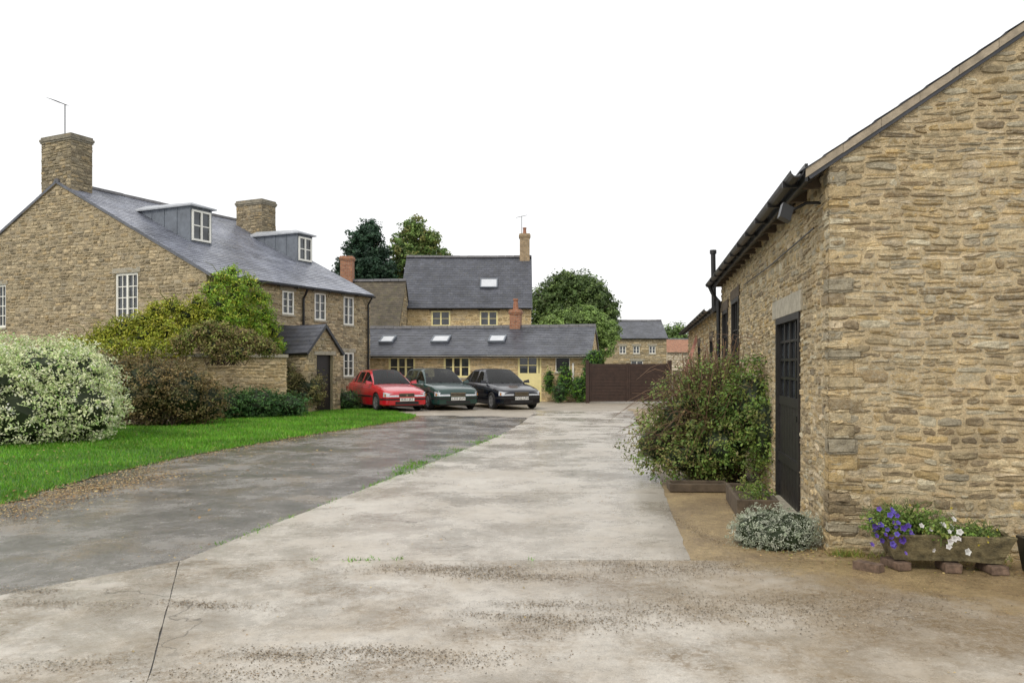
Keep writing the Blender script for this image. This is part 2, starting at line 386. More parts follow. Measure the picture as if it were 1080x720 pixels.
def quoins(mb,cx,cy,sx,sy,z0,z1,pal,hr=(.14,.24),p=.028,big=.38,small=.2):
    z=z0; k=0
    while z<z1-.05:
        h=min(U(*hr),z1-z); a,b=(U(big*.7,big*1.1),U(small*.7,small*1.3)) if (k+(random.random()<.2))%2 else (U(small*.7,small*1.3),U(big*.7,big*1.1))
        xs=np.array([-p,-p*.4,a*.5,a-.015,a]);ys=np.array([-p,-p*.4,b*.5,b-.015,b]);zs=np.array([z+.006,z+.02,z+h/2,z+h-.02,z+h-.006])
        vs=[];idx={};fs=[]
        off=U(-.006,.008)
        for i in range(5):
            for j in range(5):
                for l in range(5):
                    if 0<i<4 and 0<j<4 and 0<l<4: continue
                    e=(i in(0,4))+(j in(0,4))+(l in(0,4))
                    s=.014 if e>=2 else 0
                    x=xs[i]+(s if i==0 else -s if i==4 else 0)-off; y=ys[j]+(s if j==0 else -s if j==4 else 0)-off
                    zz=zs[l]+(s*.5 if l==0 else -s*.5 if l==4 else 0)
                    idx[i,j,l]=len(vs); vs.append((cx+sx*(x+U(-.007,.007)),cy+sy*(y+U(-.007,.007)),zz+U(-.006,.006)))
        for i in range(4):
            for j in range(4):
                for l in (0,4): fs.append((idx[i,j,l],idx[i+1,j,l],idx[i+1,j+1,l],idx[i,j+1,l]))
        for i in range(4):
            for l in range(4):
                for j in (0,4): fs.append((idx[i,j,l],idx[i+1,j,l],idx[i+1,j,l+1],idx[i,j,l+1]))
                for j in (0,4): fs.append((idx[j,i,l],idx[j,i+1,l],idx[j,i+1,l+1],idx[j,i,l+1]))
        c=random.choice(pal); s=U(.75,1.15)
        mb.add(vs,fs,tuple(x*s for x in c)); z+=h; k+=1
# ------------------------------------------------------------ roof plane
def roof_plane(mb,x0,x1,ye,ze,yr,zr,row=.2,thick=.07,jit=.012,m=0,lf=.008):
    dy,dz=yr-ye,zr-ze; S=math.hypot(dy,dz); sy,sz=dy/S,dz/S
    ny,nz=-sz,sy
    if nz<0: ny,nz=-ny,-nz
    n=max(2,int(S/row)); seg=max(2,int((x1-x0)/.6)); rs=S/n
    xs=np.linspace(x0,x1,seg+1)
    sag=[-.03*math.sin(math.pi*(x-x0)/(x1-x0))+U(-jit,jit) for x in xs]
    for k in range(n):
        a,b=k*rs,(k+1)*rs+.01
        lift=lf+U(-.002,.004)
        lo=[(x,ye+sy*a+ny*lift,ze+sz*a+nz*lift+sag[i]+U(-.002,.002)) for i,x in enumerate(xs)]
        hi=[(x,ye+sy*b,ze+sz*b+sag[i]) for i,x in enumerate(xs)]
        lb=[(x,ye+sy*a-ny*.005,ze+sz*a-nz*.005+sag[i]) for i,x in enumerate(xs)]
        for i in range(seg):
            u0,u1=xs[i]-x0,xs[i+1]-x0
            mb.quad(lo[i],lo[i+1],hi[i+1],hi[i],m=m,uv=[(u0,k*row),(u1,k*row),(u1,k*row+row),(u0,k*row+row)])
            mb.quad(lb[i],lb[i+1],lo[i+1],lo[i],m=m,uv=[(u0,k*row+.05),(u1,k*row+.05),(u1,k*row+.07),(u0,k*row+.07)])
    t=thick
    def q(x,s,d): return (x,ye+sy*s+ny*d,ze+sz*s+nz*d-.02)
    mb.quad(q(x0,0,-t),q(x1,0,-t),q(x1,S,-t),q(x0,S,-t),m=m)
    mb.quad(q(x0,0,-t),q(x1,0,-t),q(x1,0,.015),q(x0,0,.015),m=m)
    for x in (x0,x1): mb.quad(q(x,0,-t),q(x,S,-t),q(x,S,.02),q(x,0,.025),m=m)
def plane_box(mb,E,R,x0,x1,s0,s1,h0,h1,m=0,col=(.5,.5,.5)):
    (ye,ze),(yr,zr)=E,R; S=math.hypot(yr-ye,zr-ze); sy,sz=(yr-ye)/S,(zr-ze)/S; ny,nz=-sz,sy
    if nz<0: ny,nz=-ny,-nz
    def q(x,s,h): return (x,ye+sy*s+ny*h,ze+sz*s+nz*h)
    mb.hexa([q(x0,s0,h0),q(x1,s0,h0),q(x1,s1,h0),q(x0,s1,h0),q(x0,s0,h1),q(x1,s0,h1),q(x1,s1,h1),q(x0,s1,h1)],col,m)
def skylight(parent,E,R,x0,x1,s0,s1):
    mb=MB(); plane_box(mb,E,R,x0+.05,x1-.05,s0+.05,s1-.05,.0,.075); w=mb.build('skylight',M['skyglass'],parent)
    mb=MB(); w_=.06
    for a in ((x0,x1,s0,s0+w_),(x0,x1,s1-w_,s1),(x0,x0+w_,s0+w_,s1-w_),(x1-w_,x1,s0+w_,s1-w_)): plane_box(mb,E,R,*a,.0,.1)
    mb.build('frame',M['lead'],w)
def ridge_tiles(parent,x0,x1,y,z,mat):
    mb=MB(); x=x0
    while x<x1-.05:
        e=min(x+.45,x1); t=(x-x0)/(x1-x0); o=U(-.006,.006)-.03*math.sin(math.pi*t)
        pts=[(-.15,-.09),(-.09,.02),(0,.05),(.09,.02),(.15,-.09)]
        vs=[(x+.006,y+a,z+b+o) for a,b in pts]+[(e-.006,y+a,z+b+o) for a,b in pts]
        mb.add(vs,[(i,i+1,i+6,i+5) for i in range(4)]+[(0,1,2,3,4),(5,6,7,8,9)]); x=e
    return mb.build('ridge_tiles',mat,parent)
def window(parent,fr,u0,u1,z0,z1,nx=2,nz=3,mat='cream',sill=True,lintel=True,d=.1,lights=1,bar=.022,fw=.05,glass='glass'):
    mb=MB(); mb.fbox(fr,u0,u1,z0,z1,-d-.03,-d-.015); w=mb.build('window',M[glass],parent)
    mb=MB(); b0,b1=-d-.012,-d+.035
    mb.fbox(fr,u0,u1,z0,z0+fw,b0,b1);mb.fbox(fr,u0,u1,z1-fw,z1,b0,b1)
    mb.fbox(fr,u0,u0+fw,z0+fw,z1-fw,b0,b1);mb.fbox(fr,u1-fw,u1,z0+fw,z1-fw,b0,b1)
    W=(u1-u0-2*fw)/lights
    for l in range(1,lights): mb.fbox(fr,u0+fw+W*l-fw*.5,u0+fw+W*l+fw*.5,z0+fw,z1-fw,b0,b1)
    for l in range(lights):
        a=u0+fw+W*l+(fw*.5 if l else 0); e=u0+fw+W*(l+1)-(fw*.5 if l<lights-1 else 0)
        for i in range(1,nx):
            x=a+(e-a)*i/nx; mb.fbox(fr,x-bar/2,x+bar/2,z0+fw,z1-fw,b0,b1-.02)
        for i in range(1,nz):
            z=z0+fw+(z1-z0-2*fw)*i/nz; mb.fbox(fr,a,e,z-bar/2,z+bar/2,b0,b1-.024)
    mb.build('frame',M[mat],w)
    if sill: mb=MB(); mb.fbox(fr,u0-.05,u1+.05,z0-.07,z0-.002,-d,.05); mb.build('sill',M['lintel'] if sill is True else M[sill],w)
    if lintel: mb=MB(); mb.fbox(fr,u0-.12,u1+.12,z1+.002,z1+.17,-.05,.028); mb.build('lintel',M['lintel'] if lintel is True else M[lintel],w)
    return w
def gutter(parent,x0,x1,y,z,r=.055,mat='black'):
    mb=MB(); pts=[(r*math.cos(a),r*math.sin(a)) for a in np.linspace(math.pi,2*math.pi,7)]
    ins=[((r-.008)*math.cos(a),(r-.008)*math.sin(a)+.004) for a in np.linspace(2*math.pi,math.pi,7)]
    pr=pts+ins; n=len(pr)
    vs=[(x0,y+a,z+b) for a,b in pr]+[(x1,y+a,z+b) for a,b in pr]
    mb.add(vs,[(i,(i+1)%n,(i+1)%n+n,i+n) for i in range(n)]+[tuple(range(n)),tuple(range(n,2*n))])
    x=x0+.3
    while x<x1: mb.box(x,x+.03,y-r-.006,y+r+.05,z-r-.012,z-r*.2,m=0); x+=.9
    return mb.build('gutter',M[mat],parent)
def chimney(parent,x0,x1,y0,y1,z0,z1,kind='stone',pots=0,pal=PAL_GREY,capm='capstone'):
    mb=MB()
    if kind=='stone':
        for fr,L in ((Fr((x0,y0,0),(1,0,0),(0,-1,0)),x1-x0),(Fr((x0,y1,0),(1,0,0),(0,1,0)),x1-x0),(Fr((x0,y0,0),(0,1,0),(-1,0,0)),y1-y0),(Fr((x1,y0,0),(0,1,0),(1,0,0)),y1-y0)):
            stone_face(mb,fr,L,lambda u:z1,[],[tuple(.8*c for c in q) for q in pal],hr=(.08,.15),wr=(.16,.36),zmin=z0,prot=.02,mortar=(.2,.175,.13))
        mb.box(x0-.0,x1+.0,y0-.0,y1+.0,z1-.02,z1,(.2,.17,.12))
        ob=mb.build('chimney',M['stone_far'],parent)
    else:
        mb.box(x0,x1,y0,y1,z0,z1); ob=mb.build('chimney',M[kind],parent)
    mb=MB()
    mb.box(x0-.03,x1+.03,y0-.03,y1+.03,z1-.20,z1-.14); mb.box(x0-.055,x1+.055,y0-.055,y1+.055,z1-.138,z1-.05); mb.box(x0-.02,x1+.02,y0-.02,y1+.02,z1-.048,z1+.03)
    mb.build('cap',M[capm],ob)
    for i in range(pots):
        cx=x0+(x1-x0)*(i+.5)/pots; cy=(y0+y1)/2; mb=MB()
        mb.tube([(cx,cy,z1+.03),(cx,cy,z1+.35),(cx,cy,z1+.36),(cx,cy,z1+.42)],[.11,.09,.12,.11],12); mb.build('chimney_pot',M['clay'],ob,smooth=False)
    return ob
def gabled(name,label,cat,origin,rot,L,D,eave,ridge,ops={},stones=('front','left','right'),pal=PAL_GREY,hr=(.08,.15),wr=(.15,.42),roofmat='slate',eo=.22,vo=.08,q=True,prot=.022,row=.2,mortar=(.28,.225,.14),ridgemat='ridge',nx=5,nz=4,wallmat='stone_far',gap=.006,off=.1,qk={},irr=.004,edge=-.004):
    E=empty(name,origin,rot,label,cat)
    fr={'front':Fr((0,0,0),(1,0,0),(0,-1,0)),'left':Fr((0,0,0),(0,1,0),(-1,0,0)),'right':Fr((L,0,0),(0,1,0),(1,0,0)),'back':Fr((0,D,0),(1,0,0),(0,1,0))}
    gt=lambda u: eave+(ridge-eave)*(1-abs(u-D/2)/(D/2))
    mb=MB()
    for k in ('front','left','right','back'):
        g=k in('left','right'); LL=D if g else L; tf=gt if g else (lambda u:eave)
        pt=[(D,eave),(D/2,ridge),(0,eave)] if g else None
        if k in stones: stone_face(mb,fr[k],LL,tf,ops.get(k,[]),pal,hr,wr,nx,nz,prot,mortar,polytop=pt,gap=gap,irr=irr,edge=edge)
        else:
            prof=pt or [(L,eave),(0,eave)]
            mb.add([fr[k].p(u,z,0) for u,z in [(0,0),(LL,0)]+prof],[tuple(range(2+len(prof)))],pal[-1])
    if q:
        for cx,sx in ((0,1),(L,-1)):
            quoins(mb,cx,0,sx,1,0,eave-.05,[tuple(x*1.0 for x in c) for c in pal],**qk)
    mb.build('wall',M[wallmat],E)
    sl=(ridge-eave)/(D/2)
    mb=MB()
    Ef=(-eo,eave-eo*sl+off); Rf=(D/2,ridge+off)
    roof_plane(mb,-vo,L+vo,Ef[0],Ef[1],Rf[0],Rf[1],row)
    roof_plane(mb,-vo,L+vo,D+eo,eave-eo*sl+off,D/2,ridge+off,row)
    roof=mb.build('roof',M[roofmat],E)
    ridge_tiles(roof,-vo,L+vo,D/2,ridge+off+.04,M[ridgemat])
    return E,roof,fr,(Ef,Rf),gt
# ------------------------------------------------------------ foliage
def leafgeo(P,Nn,size,aspect=.55,flat=.6):
    n=len(P); r=rng.normal(size=(n,3)); r/=np.linalg.norm(r,axis=1,keepdims=True)
    N=Nn*flat+r; N/=np.linalg.norm(N,axis=1,keepdims=True)+1e-9
    r2=rng.normal(size=(n,3)); T=np.cross(N,r2); T/=np.linalg.norm(T,axis=1,keepdims=True)+1e-9
    B=np.cross(N,T); s=size*rng.uniform(.6,1.35,(n,1))
    V=np.stack([P-T*s*.5,P-B*s*aspect*.5+N*s*.08,P+T*s*.5,P+B*s*aspect*.5+N*s*.08],1).reshape(-1,3)
    Fc=(np.arange(n)[:,None]*4+np.arange(4)[None]); return V,Fc
def foliage(mb,lobes,nclump,cr,per,size,pal,aspect=.55,shell=.45,core=None,bright=(.6,1.4),zmin=.03,m=0,leafmix=.4):
    lobes=np.array(lobes,float); vol=lobes[:,3]*lobes[:,4]*lobes[:,5]; p=vol**.75; p/=p.sum()
    li=rng.choice(len(lobes),nclump,p=p); d=rng.normal(size=(nclump,3)); d/=np.linalg.norm(d,axis=1,keepdims=True)
    r=(shell+(1-shell)*rng.uniform(0,1,(nclump,1))**.7)*rng.uniform(.86,1.14,(nclump,1))
    Cc=lobes[li,:3]+d*r*lobes[li,3:6]
    cb=rng.uniform(bright[0],bright[1],nclump); pa=np.array(pal); ci=rng.integers(0,len(pa),nclump)
    crr=cr*rng.uniform(.6,1.4,nclump)
    k=np.repeat(np.arange(nclump),per); n=len(k)
    off=rng.normal(size=(n,3)); off/=np.linalg.norm(off,axis=1,keepdims=True); off*=(rng.uniform(0,1,(n,1))**.5)*crr[k][:,None]; off[:,2]*=.75
    P=Cc[k]+off; keep=P[:,2]>zmin; P=P[keep];k=k[keep];off=off[keep]
    Nn=off/(np.linalg.norm(off,axis=1,keepdims=True)+1e-6)*.6+d[k]*.6+np.array([0,-.1,.5])
    V,Fc=leafgeo(P,Nn,size,aspect,1.0)
    col=pa[ci[k]]*(1-leafmix)+pa[rng.integers(0,len(pa),len(k))]*leafmix
    col=col*cb[k][:,None]*rng.uniform(.75,1.25,(len(k),1)); col=np.clip(col,0,.9)
    mb.add(V.tolist(),Fc.tolist(),np.repeat(col,4,axis=0).tolist(),m)
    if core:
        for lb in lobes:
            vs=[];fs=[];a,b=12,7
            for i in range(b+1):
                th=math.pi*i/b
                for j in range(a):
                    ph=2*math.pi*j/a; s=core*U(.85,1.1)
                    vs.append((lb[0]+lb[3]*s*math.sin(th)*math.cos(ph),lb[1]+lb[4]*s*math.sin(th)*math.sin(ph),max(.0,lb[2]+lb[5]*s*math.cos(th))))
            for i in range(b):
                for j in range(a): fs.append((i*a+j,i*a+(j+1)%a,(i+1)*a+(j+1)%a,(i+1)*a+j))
            mb.add(vs,fs,(.03,.045,.018),m)  # dark core closes gaps between leaves; its colour paints in the inner shade
def stems(mb,base,lobes,n,r0=.012,col=(.09,.06,.04),m=0,arch=.35):
    for _ in range(n):
        lb=random.choice(lobes); th=U(0,6.28); ph=U(.1,1.5)
        e=Vector((lb[0]+lb[3]*math.cos(th)*math.sin(ph)*1.08,lb[1]+lb[4]*math.sin(th)*math.sin(ph)*1.08,max(.05,lb[2]+lb[5]*math.cos(ph)*1.05)))
        b=Vector((base[0]+U(-1,1)*base[3],base[1]+U(-1,1)*base[3],base[2]))
        mid=b.lerp(e,.55)+Vector((U(-.1,.1),U(-.1,.1),U(.05,arch)*(e-b).length))
        pts=[b,b.lerp(mid,.5)+Vector((0,0,.06)),mid,mid.lerp(e,.55)+Vector((0,0,.05)),e]
        k=U(.7,1.3); mb.tube(pts,[r0,r0*.8,r0*.65,r0*.45,r0*.2],4,tuple(c*k for c in col),m,cap=False)
def shrub(name,label,cat,lobes,nclump,cr,per,size,pal,core=.72,st=0,aspect=.55,base=None,group=None,**k):
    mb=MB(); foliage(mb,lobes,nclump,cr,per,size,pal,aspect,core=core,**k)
    if st: stems(mb,base or (*lobes[0][:2],0,.2),lobes,st,m=0)
    ob=mb.build(name,M['leaf'],None); ob['label']=label; ob['category']=cat
    if group: ob['group']=group
    return ob
def tree(name,label,x,y,h,lobes,nclump,cr,per,size,pal,tr=.25,limbs=14,shell=.3):
    E=empty(name,(x,y,0),0,label,'tree')
    mb=MB(); foliage(mb,lobes,nclump,cr,per,size,pal,.7,shell=shell,leafmix=.25); mb.build('crown',M['leaf'],E)
    mb=MB(); top=max(l[2] for l in lobes)
    mb.tube([(0,0,-.1),(.05,0,h*.4),(-.06,.05,h),(0,0,top)],[tr*1.3,tr,tr*.8,tr*.25],10)
    for i in range(limbs):
        l=random.choice(lobes); z=U(h*.7,top*.9); t=U(.5,.95); th=U(0,6.28)
        e=Vector((l[0]+l[3]*t*math.cos(th),l[1]+l[4]*t*math.sin(th),l[2]+l[5]*U(-.3,.7)))
        b=Vector((0,0,z*.75)); mb.tube([b,b.lerp(e,.5)+Vector((0,0,-.2)),e],[tr*.4,tr*.22,tr*.06],6)
    mb.build('trunk',M['bark'],E,smooth=True)
# ------------------------------------------------------------ ground
def ragged(pts,amp=.04,step=.25):
    out=[]
    for i in range(len(pts)):
        a=Vector(pts[i]);b=Vector(pts[(i+1)%len(pts)]); n=max(1,int((b-a).length/step))
        for k in range(n):
            p=a.lerp(b,k/n); out.append((p.x+random.gauss(0,amp),p.y+random.gauss(0,amp)))
    return out
def sheet(name,pts,z,mat,thick=0):
    mb=MB()
    polys=pts if isinstance(pts[0][0],(tuple,list)) else [pts]
    for P in polys:
        n=len(P); mb.add([(p[0],p[1],z) for p in P],[tuple(range(n))])
        if thick:
            mb.add([(p[0],p[1],z) for p in P]+[(p[0],p[1],z-thick) for p in P],[(i,(i+1)%n,(i+1)%n+n,i+n) for i in range(n)])
    ob=mb.build(name,mat); ob['kind']='structure'
    bm=bmesh.new(); bm.from_mesh(ob.data); bmesh.ops.triangulate(bm,faces=[f for f in bm.faces if len(f.verts)>4])
    bmesh.ops.recalc_face_normals(bm,faces=bm.faces)
    for f in bm.faces:
        if abs(f.normal.z)>.5 and f.normal.z<0: f.normal_flip()
    bm.to_mesh(ob.data); bm.free(); return ob
sheet('ground',[(-400,-60),(400,-60),(400,700),(-400,700)],-.004,M['earth'])
sheet('lane',[(-22,-4),(9,-4),(9,40),(-4,40),(-9,30),(-22,20)],0.004,M['asph'])
sheet('gravel_yard',ragged([(-3.2,25.2),(-1.0,24.9),(0.2,24.2),(2.0,22.6),(7.8,24),(7.8,60),(-7,60),(-6.5,33),(-5.6,28.6)],.12,.4),.009,M['gravel'])
sheet('joint_soil',[(-2.72,6.3),(1.35,6.3),(3.9,27.5),(.8,27.5),(-.1,19)],.0065,M['joint'])
le=lambda y: -2.69+(y-6.46)*(2.69/12.74) if y<19.2 else 0+(y-19.2)*.1
re=lambda y: 1.45+(y-6.5)*.130
cuts=[6.472,9.9,13.6,17.6,21.8,27.6]; slabs=[]
for i in range(len(cuts)-1):
    g=.002+.0013*cuts[i]; a,b=cuts[i]+(g if i else .004),cuts[i+1]-g
    slabs.append([(le(a),a),(re(a),a),(re(b),b),(le(b),b)])
sheet('concrete_drive',[ragged(s,.006,.2) for s in slabs],.016,M['conc'],thick=.007)
slabs=[[(-2.703,6.465),(-3.53,5.49),(-7.5,.9),(-1.141,.9),(-1.832,4.0)],
       [(-2.695,6.465),(-1.824,4.0),(-1.133,.9),(9,.9),(9,6.465)]]
sheet('concrete_apron',[ragged(s,.0022,.15) for s in slabs],.016,M['apron'],thick=.007)
Vg=[(1.3,6.44),(9,6.42),(9,7),(2.9,6.9),(4.4,16.3),(6.6,29),(4.2,29),(2.95,19.5),(2.1,13.0)]
sheet('verge',ragged(Vg,.015,.25),.0115,M['verge_soil'])
lawn=[(-6.4,6.5),(-5.84,9.08),(-5.97,11.4),(-5.67,14.0),(-4.92,17.2),(-3.88,20.4),(-2.98,23.2),(-3.0,25.0),(-4.8,28.6),(-7.9,29),(-8.4,24),(-11,19),(-18,17.5),(-18,6)]
sheet('lawn',ragged(lawn,.07,.2),.016,M['turf'])
def inpoly(P,poly):
    x,y=P[:,0],P[:,1]; c=np.zeros(len(P),bool); j=len(poly)-1
    for i in range(len(poly)):
        xi,yi=poly[i];xj,yj=poly[j]
        c^=((yi>y)!=(yj>y))&(x<(xj-xi)*(y-yi)/(yj-yi+1e-12)+xi); j=i
    return c
def blades(P,h,w,pal,zb=.02,lean=.45):
    n=len(P); th=rng.uniform(0,6.28,n); hh=h*rng.uniform(.5,1.3,n); ww=w*rng.uniform(.7,1.3,n)
    l=rng.normal(0,lean,(n,2))*hh[:,None]
    a=np.stack([P[:,0]-np.cos(th)*ww/2,P[:,1]-np.sin(th)*ww/2,np.full(n,zb)],1)
    b=np.stack([P[:,0]+np.cos(th)*ww/2,P[:,1]+np.sin(th)*ww/2,np.full(n,zb)],1)
    t=np.stack([P[:,0]+l[:,0],P[:,1]+l[:,1],zb+hh],1)
    V=np.stack([a,b,t],1).reshape(-1,3); Fc=np.arange(3*n).reshape(-1,3)
    cl=.5+.5*np.sin(P[:,0]*2.1+np.sin(P[:,1]*1.7)*2)*np.cos(P[:,1]*1.3+P[:,0])
    pa=np.array(pal); c=pa[rng.integers(0,len(pa),n)]*(.7+.5*cl[:,None])*rng.uniform(.7,1.3,(n,1))
    return V.tolist(),Fc.tolist(),np.repeat(c,3,axis=0).tolist()
GP=[(.14,.39,.022),(.11,.31,.018),(.19,.44,.035),(.08,.23,.018),(.25,.36,.06)]
mb=MB()
P=np.stack([rng.uniform(-13,-2.8,240000),6.5+rng.uniform(0,1,240000)**1.5*22],1)
P=P+rng.normal(0,.05,P.shape); P=P[inpoly(P,lawn)]; P=P+rng.normal(0,.04,P.shape)
near=P[:,1]<15
for s,h,w in ((near,.055,.012),(~near,.07,.022)):
    mb.add(*blades(P[s],h,w,GP,.012))
ob=mb.build('grass',M['leaf']); ob['kind']='stuff'; ob['label']='short bright green lawn grass beside the lane'; ob['category']='grass'
mb=MB()
def spots(px,py,r,n):
    x,y=G(px,py); return np.stack([rng.normal(x,r,n),rng.normal(y,r*1.3,n)],1)
for px,py,r,n in ((373,592,.03,24),(390,592,.035,26),(422,591,.025,22),(560,592,.012,8),(330,592,.015,8)):
    mb.add(*blades(spots(px,py,r,n),.028,.010,GP,.012,.7))
for px,py,r,n in ((422,500,.09,110),(430,494,.10,170),(440,489,.12,170),(460,482,.12,110),(482,475,.12,110),(505,467,.13,90),(520,461,.13,70)):
    mb.add(*blades(spots(px,py,r,n),.035,.014,GP,.012,.7))
for _ in range(70):
    y=U(6.6,19); x=le(y)+random.gauss(-.02,.02); mb.add(*blades(np.stack([rng.normal(x,.03,9),rng.normal(y,.08,9)],1),.028,.010,GP,.01,.7))
ob=mb.build('weeds',M['leaf']); ob['kind']='stuff'; ob['label']='small green weeds growing in the concrete joints'; ob['category']='weeds'
def flat(mb,P,z,size,pal):
    n=len(P); P3=np.concatenate([P,np.full((n,1),z)+rng.uniform(0,.006,(n,1))],1)
    V,Fc=leafgeo(P3,np.tile([0,0,1.],(n,1)),size,.7,2.6); pa=np.array(pal); c=pa[rng.integers(0,len(pa),n)]*rng.uniform(.6,1.3,(n,1))
    mb.add(V.tolist(),Fc.tolist(),np.repeat(c,4,axis=0).tolist())
LP=[(.26,.16,.07),(.38,.25,.11),(.17,.105,.05),(.32,.25,.13),(.42,.32,.14)]
mb=MB()
edge=lawn[:8]
for i in range(7):
    a=Vector(edge[i]);b=Vector(edge[i+1]); L_=(b-a).length; n=int(L_*340)
    t=rng.uniform(0,1,n); wd=(.5 if i<2 else .32 if i<4 else .22)
    off=np.abs(rng.normal(0,wd,n))-.08; nr=Vector((b.y-a.y,-(b.x-a.x))).normalized()
    flat(mb,np.stack([a.x+(b.x-a.x)*t+nr.x*off,a.y+(b.y-a.y)*t+nr.y*off],1),.014,.026,LP)
for px,py,r,n in ((60,522,.32,1300),(110,514,.3,1200),(10,540,.3,900),(160,503,.3,800)):
    flat(mb,spots(px,py,r,n),.014,.026,LP)
flat(mb,np.stack([rng.uniform(-12,-3,1000),rng.uniform(8,26,1000)],1),.05,.045,LP)
flat(mb,np.stack([rng.uniform(-6,5,1200),rng.uniform(3,24,1200)],1),.02,.020,LP)
for k in range(44):
    s=U(-2.5,14); cx,cy=(2.68+.165*s-.3,6.72+.986*s) if s>0 else (2.68-s*.986-.0,6.72+s*.165-.3)
    n=110; flat(mb,np.stack([rng.normal(cx,.18,n),rng.normal(cy,.2,n)],1),.02,.020,LP+[(.38,.32,.10),(.2,.22,.06)])
ob=mb.build('leaf_litter',M['litter']); ob['kind']='stuff'; ob['label']='scattered brown fallen leaves along the lane'; ob['category']='fallen leaves'
mb=MB()
GR=[(.20,.145,.085),(.14,.10,.06),(.31,.25,.17),(.09,.07,.045),(.38,.33,.26)]
for px,py,rx,ry,n in ((470,602,.42,.08,1600),(520,608,.35,.07,1200),(560,612,.3,.06,700),(650,596,.2,.07,600),(690,602,.3,.12,1100),(215,640,.22,.05,800),(300,695,.22,.06,1000),(400,690,.2,.05,800),(260,715,.3,.06,600),(570,640,.2,.05,500),(560,655,.25,.05,700),(630,660,.4,.12,1100),(720,640,.5,.16,1500),(60,640,.3,.06,500),(30,625,.2,.05,500),(732,560,.06,.5,900),(745,600,.25,.2,1100),(830,650,.4,.2,1400),(930,640,.4,.2,1100),(480,700,.3,.08,700),(60,705,.2,.06,500)):
    x,y=G(px,py); ang=U(-.2,.2); a=rng.normal(0,rx,n);b=rng.normal(0,ry,n)
    flat(mb,np.stack([x+a*math.cos(ang)-b*math.sin(ang),y+a*math.sin(ang)+b*math.cos(ang)],1),.018,.011,GR)
n=5000; yy=rng.uniform(4,15,n); flat(mb,np.stack([rng.uniform(-6,0,n)*1.0+(yy-6)*.12-2.4,yy],1),.008,.012,GR)
ob=mb.build('grit',M['litter']); ob['kind']='stuff'; ob['label']='loose brown grit and moss on the concrete'; ob['category']='grit'

# ------------------------------------------------------------ stone barn (right)
TH=math.atan2(-.986,-.165)
C0=(2.68,6.72); L1=9.6
bo=(C0[0]+.165*L1,C0[1]+.986*L1)
DB=7.4; ev=3.34; sl=.665
door=(L1-2.72,L1-1.28,0.0,2.14)
w1=(L1-7.6,L1-6.5,1.2,2.74); w2=(L1-9.3,L1-8.3,1.2,2.66)
E,roof,fr,ER,gt=gabled('stone_barn','long tan rubble stone barn with slate roof and dark door','barn',bo,TH,L1,DB,ev,ev+sl*DB/2,
  {'front':[door,w1,w2]},('front','right','left'),PAL_BARN,(.036,.080),(.08,.26),'slate2',.20,.03,True,.0095,nx=6,nz=5,mortar=(.50,.41,.265),wallmat='stone',gap=.0075,off=.04,irr=.0038,edge=-.0005,
  qk=dict(hr=(.06,.14),p=.012,big=.26,small=.14))
f=fr['front']
mb=MB(); mb.fbox(f,door[0]-.22,door[1]+.12,door[3]+.003,door[3]+.21,-.12,.022); mb.build('lintel',M['lintel'],E)
mb=MB(); n=8; ww=(door[1]-door[0]-.12)/n; o=.07
for i in range(n):
    u=door[0]+.06+i*ww; mb.fbox(f,u+.004,u+ww-.004,.08,1.15,-.13+o,-.09+o)
mb.fbox(f,door[0],door[0]+.06,.08,door[3],-.15+o,-.05+o);mb.fbox(f,door[1]-.06,door[1],.08,door[3],-.15+o,-.05+o);mb.fbox(f,door[0]+.06,door[1]-.06,door[3]-.07,door[3],-.15+o,-.05+o)
mb.fbox(f,door[0]+.06,door[1]-.06,1.151,1.25,-.13+o,-.08+o); mb.fbox(f,door[0]+.062,door[1]-.062,.5,.6,-.09+o,-.07+o)
d=mb.build('door',M['door'],E)
mb=MB(); mb.fbox(f,door[0]+.06,door[1]-.06,1.25,door[3]-.07,-.125+o,-.115+o); mb.build('pane',M['glass'],d)
mb=MB()
for i in range(0,5):
    u=door[0]+.06+(door[1]-door[0]-.12)*i/4; mb.fbox(f,u-.025,u+.025,1.252,door[3]-.072,-.112+o,-.09+o)
for i in range(1,4):
    z=1.25+(door[3]-1.32)*i/4; mb.fbox(f,door[0]+.087,door[1]-.087,z-.014,z+.014,-.112+o,-.092+o)
mb.build('glazing_bars',M['black'],d)
mb=MB(); mb.fbox(f,door[1]-.2,door[1]-.12,1.02,1.08,-.088+o,-.05+o); mb.build('handle',M['black'],d)
mb=MB(); mb.fbox(f,door[0]-.05,door[1]+.05,.0,.078,-.2,.1); mb.build('step',M['lintel'],E)
for w in (w1,w2): window(E,f,*w,nx=2,nz=3,mat='door',lintel='wood',sill=True,d=.01,glass='darkglass',fw=.07)
g=gutter(roof,-.02,L1+.04,-.27,ev-.10,.058)
mb=MB(); mb.box(-.0,L1+.03,-.205,-.18,ev-.19,ev-.04); mb.build('fascia',M['black'],roof)
x=.2
while x<L1:
    mb=MB(); mb.box(x,x+.06,-.178,-.0,ev-.17,ev-.08); mb.build('rafter',M['wood'],roof); x+=.6
mb=MB()
def vq(y,h,x): return (x,y,ev+y*sl+h)
for a in np.arange(-.2,DB/2,.3):
    b=min(a+.297,DB/2); j=U(-.004,.004)
    mb.hexa([vq(a,-.030+j,L1-.02),vq(b,-.030+j,L1-.02),vq(b,-.030+j,L1+.040),vq(a,-.030+j,L1+.040),vq(a,.042+j,L1-.02),vq(b,.042+j,L1-.02),vq(b,.042+j,L1+.040),vq(a,.042+j,L1+.040)])
mb.build('verge_board',M['verge'],roof)
mb=MB()
